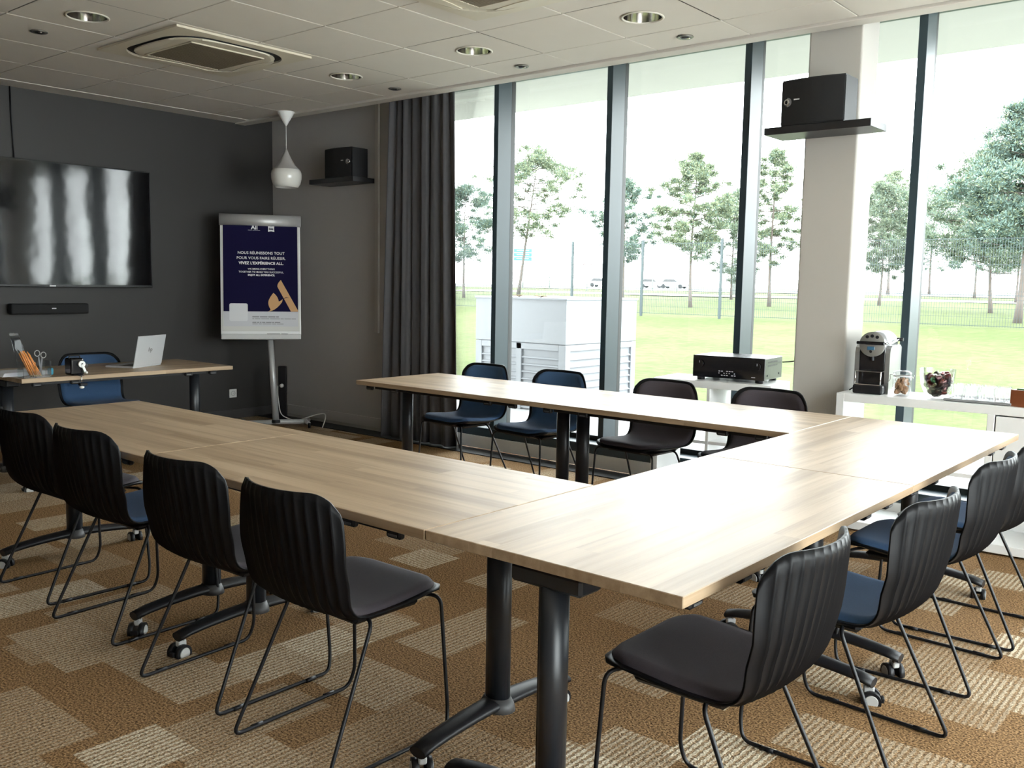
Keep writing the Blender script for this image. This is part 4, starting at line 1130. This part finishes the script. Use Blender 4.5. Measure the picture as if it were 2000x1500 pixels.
for i_, (x, y, h, sp_, bh, lab, kw) in enumerate((
    (-30.9, 37.1, 7.3, 3.0, .40, 'broad crowned pine with a leaning trunk behind the ventilation housing', dict(lean=(.9, .3), tone=1)),
    (-28.2, 30.1, 4.9, 1.9, .32, 'small pine seen between the curtain and the first mullion', dict(tone=2)),
    (-20.6, 31.2, 4.8, 1.5, .36, 'slender pine seen behind the second mullion', dict(tone=2)),
    (-15.8, 28.1, 5.2, 1.35, .34, 'tall pine standing just beyond the mesh fence, left of the third mullion', dict(tone=1)),
    (-19.5, 38.3, 4.7, 1.9, .20, 'bushy low pine behind the third mullion', dict(dens=1.15)),
    (-14.4, 31.2, 5.6, 1.25, .28, 'thin loose pine between the third mullion and the pillar', dict(dens=.75, tone=1)),
    (-12.2, 36.0, 4.6, 1.5, .26, 'dense green pine half hidden by the pillar', dict(dens=1.1)),
    (-23.4, 70.8, 9.0, 3.2, .26, 'distant pine between the pillar and the last mullion', dict(tone=1)),
    (-29.8, 75.5, 6.0, 2.8, .14, 'distant low pine close to the pillar edge', dict(tone=2)),
    (-23.2, 80.2, 8.2, 4.2, .26, 'far bushy pine just beyond the last mullion', dict(tone=2)),
    (-14.8, 60.0, 6.0, 3.2, .24, 'far broad pine in the middle of the last pane', dict(tone=2)),
    (-7.3, 31.6, 5.0, 2.2, .26, 'big pine with a leaning trunk in the last pane', dict(dens=1.3, lean=(-.25, 0), tone=0)),
    (-5.3, 25.6, 5.3, 1.6, .34, 'large dark pine at the picture edge beyond the fence', dict(dens=1.5, tone=2, tr=.016)),
    (-9.2, 43.9, 4.4, 2.0, .28, 'pine farther back behind the leaning trunk', dict(tone=0)))):
    pine(x, y, h, sp_, bh, lab, 40 + i_, **kw)

# road furniture
SGN = mat('sign teal', (.03, .14, .19), .5); POLE = mat('galvanised pole', (.30, .31, .33), .5)
t = thing('road_sign', 'blue green direction sign with white bands beside the road', 'road sign', (-49.5, 60.0, gz(0, 60)))
MB().cyl((0, 0, 0), (0, 0, 3.4), .06, n=8).build('pole', POLE, t)
sg = MB()
for k in range(3): sg.box((0, -.08, 2.42 + k * .34), (1.5, .05, .30), Matrix.Rotation(R_(38), 3, 'Z'), 0, 0); 
sg.build('sign_board', SGN, t)
sg = MB()
for k in range(3): sg.box((.03, -.115, 2.44 + k * .34), (1.0, .01, .05), Matrix.Rotation(R_(38), 3, 'Z'), 0, 0)
sg.build('white_band', WHITEPL, t)
t = thing('yield_sign', 'small triangular sign on a pole beside the road', 'road sign', (-35.8, 50.0, gz(0, 50)))
MB().cyl((0, 0, 0), (0, 0, 1.6), .04, n=8).build('pole', POLE, t)
mb = MB(); Mz = Matrix.Rotation(R_(38), 4, 'Z') @ Matrix.Rotation(PI / 2, 4, 'X')
mb.prism([(-.34, 1.80), (0, 1.22), (.34, 1.80)], .05, .07, M=Mz); mb.build('triangle', mat('sign red', (.35, .16, .17), .5), t)
mb = MB(); mb.prism([(-.24, 1.745), (0, 1.33), (.24, 1.745)], .045, .08, M=Mz); mb.build('triangle_face', WHITEPL, t)
for x, y, h, lab in ((-25.3, 50, 8.2, 'tall lamp post half hidden behind the third mullion'), (-46.7, 60, 4.6, 'bare pole standing behind the broad crowned pine'), (-37.0, 60, 3.8, 'bare pole on the verge behind the parked cars'), (-34.9, 60, 2.6, 'short pole next to the parked cars')):
    t = thing('lamp_post', lab, 'lamp post', (x, y, gz(x, y)))
    MB().cyl((0, 0, 0), (0, 0, h), .10 if h > 7 else .05, .06 if h > 7 else .035, 8).build('pole', POLE, t)
    if h > 7: MB().b2((0, -.1, h - .6), (.7, .1, h - .45), .02).build('lamp_head', POLE, t)
def car(x, y, rz, col, label):
    t = thing('car', label, 'car', (x, y, gz(x, y) + .06), rz)
    bp_ = [(-2.1, .30), (2.05, .30), (2.1, .62), (1.95, .80), (1.05, .90), (.45, 1.38), (-1.15, 1.42), (-1.85, .98), (-2.12, .90)]
    def lo(w, pts): return [[(a, -w, b) for a, b in pts], [(a, w, b) for a, b in pts]]
    t.scale = (.78, .78, .78)
    MB().loft(lo(.85, bp_), 0, False).build('body', mat('car paint ' + label[:6], col, .25), t)
    MB().loft(lo(.865, [(-1.5, .95), (.85, .93), (.38, 1.30), (-1.1, 1.33)]), 0, False).build('window', GLOSSBK, t)
    for a in (-1.3, 1.3):
        for s in (-1, 1): MB().cyl((a, s * .70, .31), (a, s * .88, .31), .31, n=16).build('wheel', BLACK, t)
car(-58.5, 95.0, R_(12), (.45, .46, .48), 'silver car parked on the road in the distance')
car(-54.5, 93.0, R_(8), (.40, .42, .45), 'pale car parked beside the silver car')
car(-66.5, 96.0, R_(10), (.22, .23, .24), 'grey car on the road next to the second mullion')
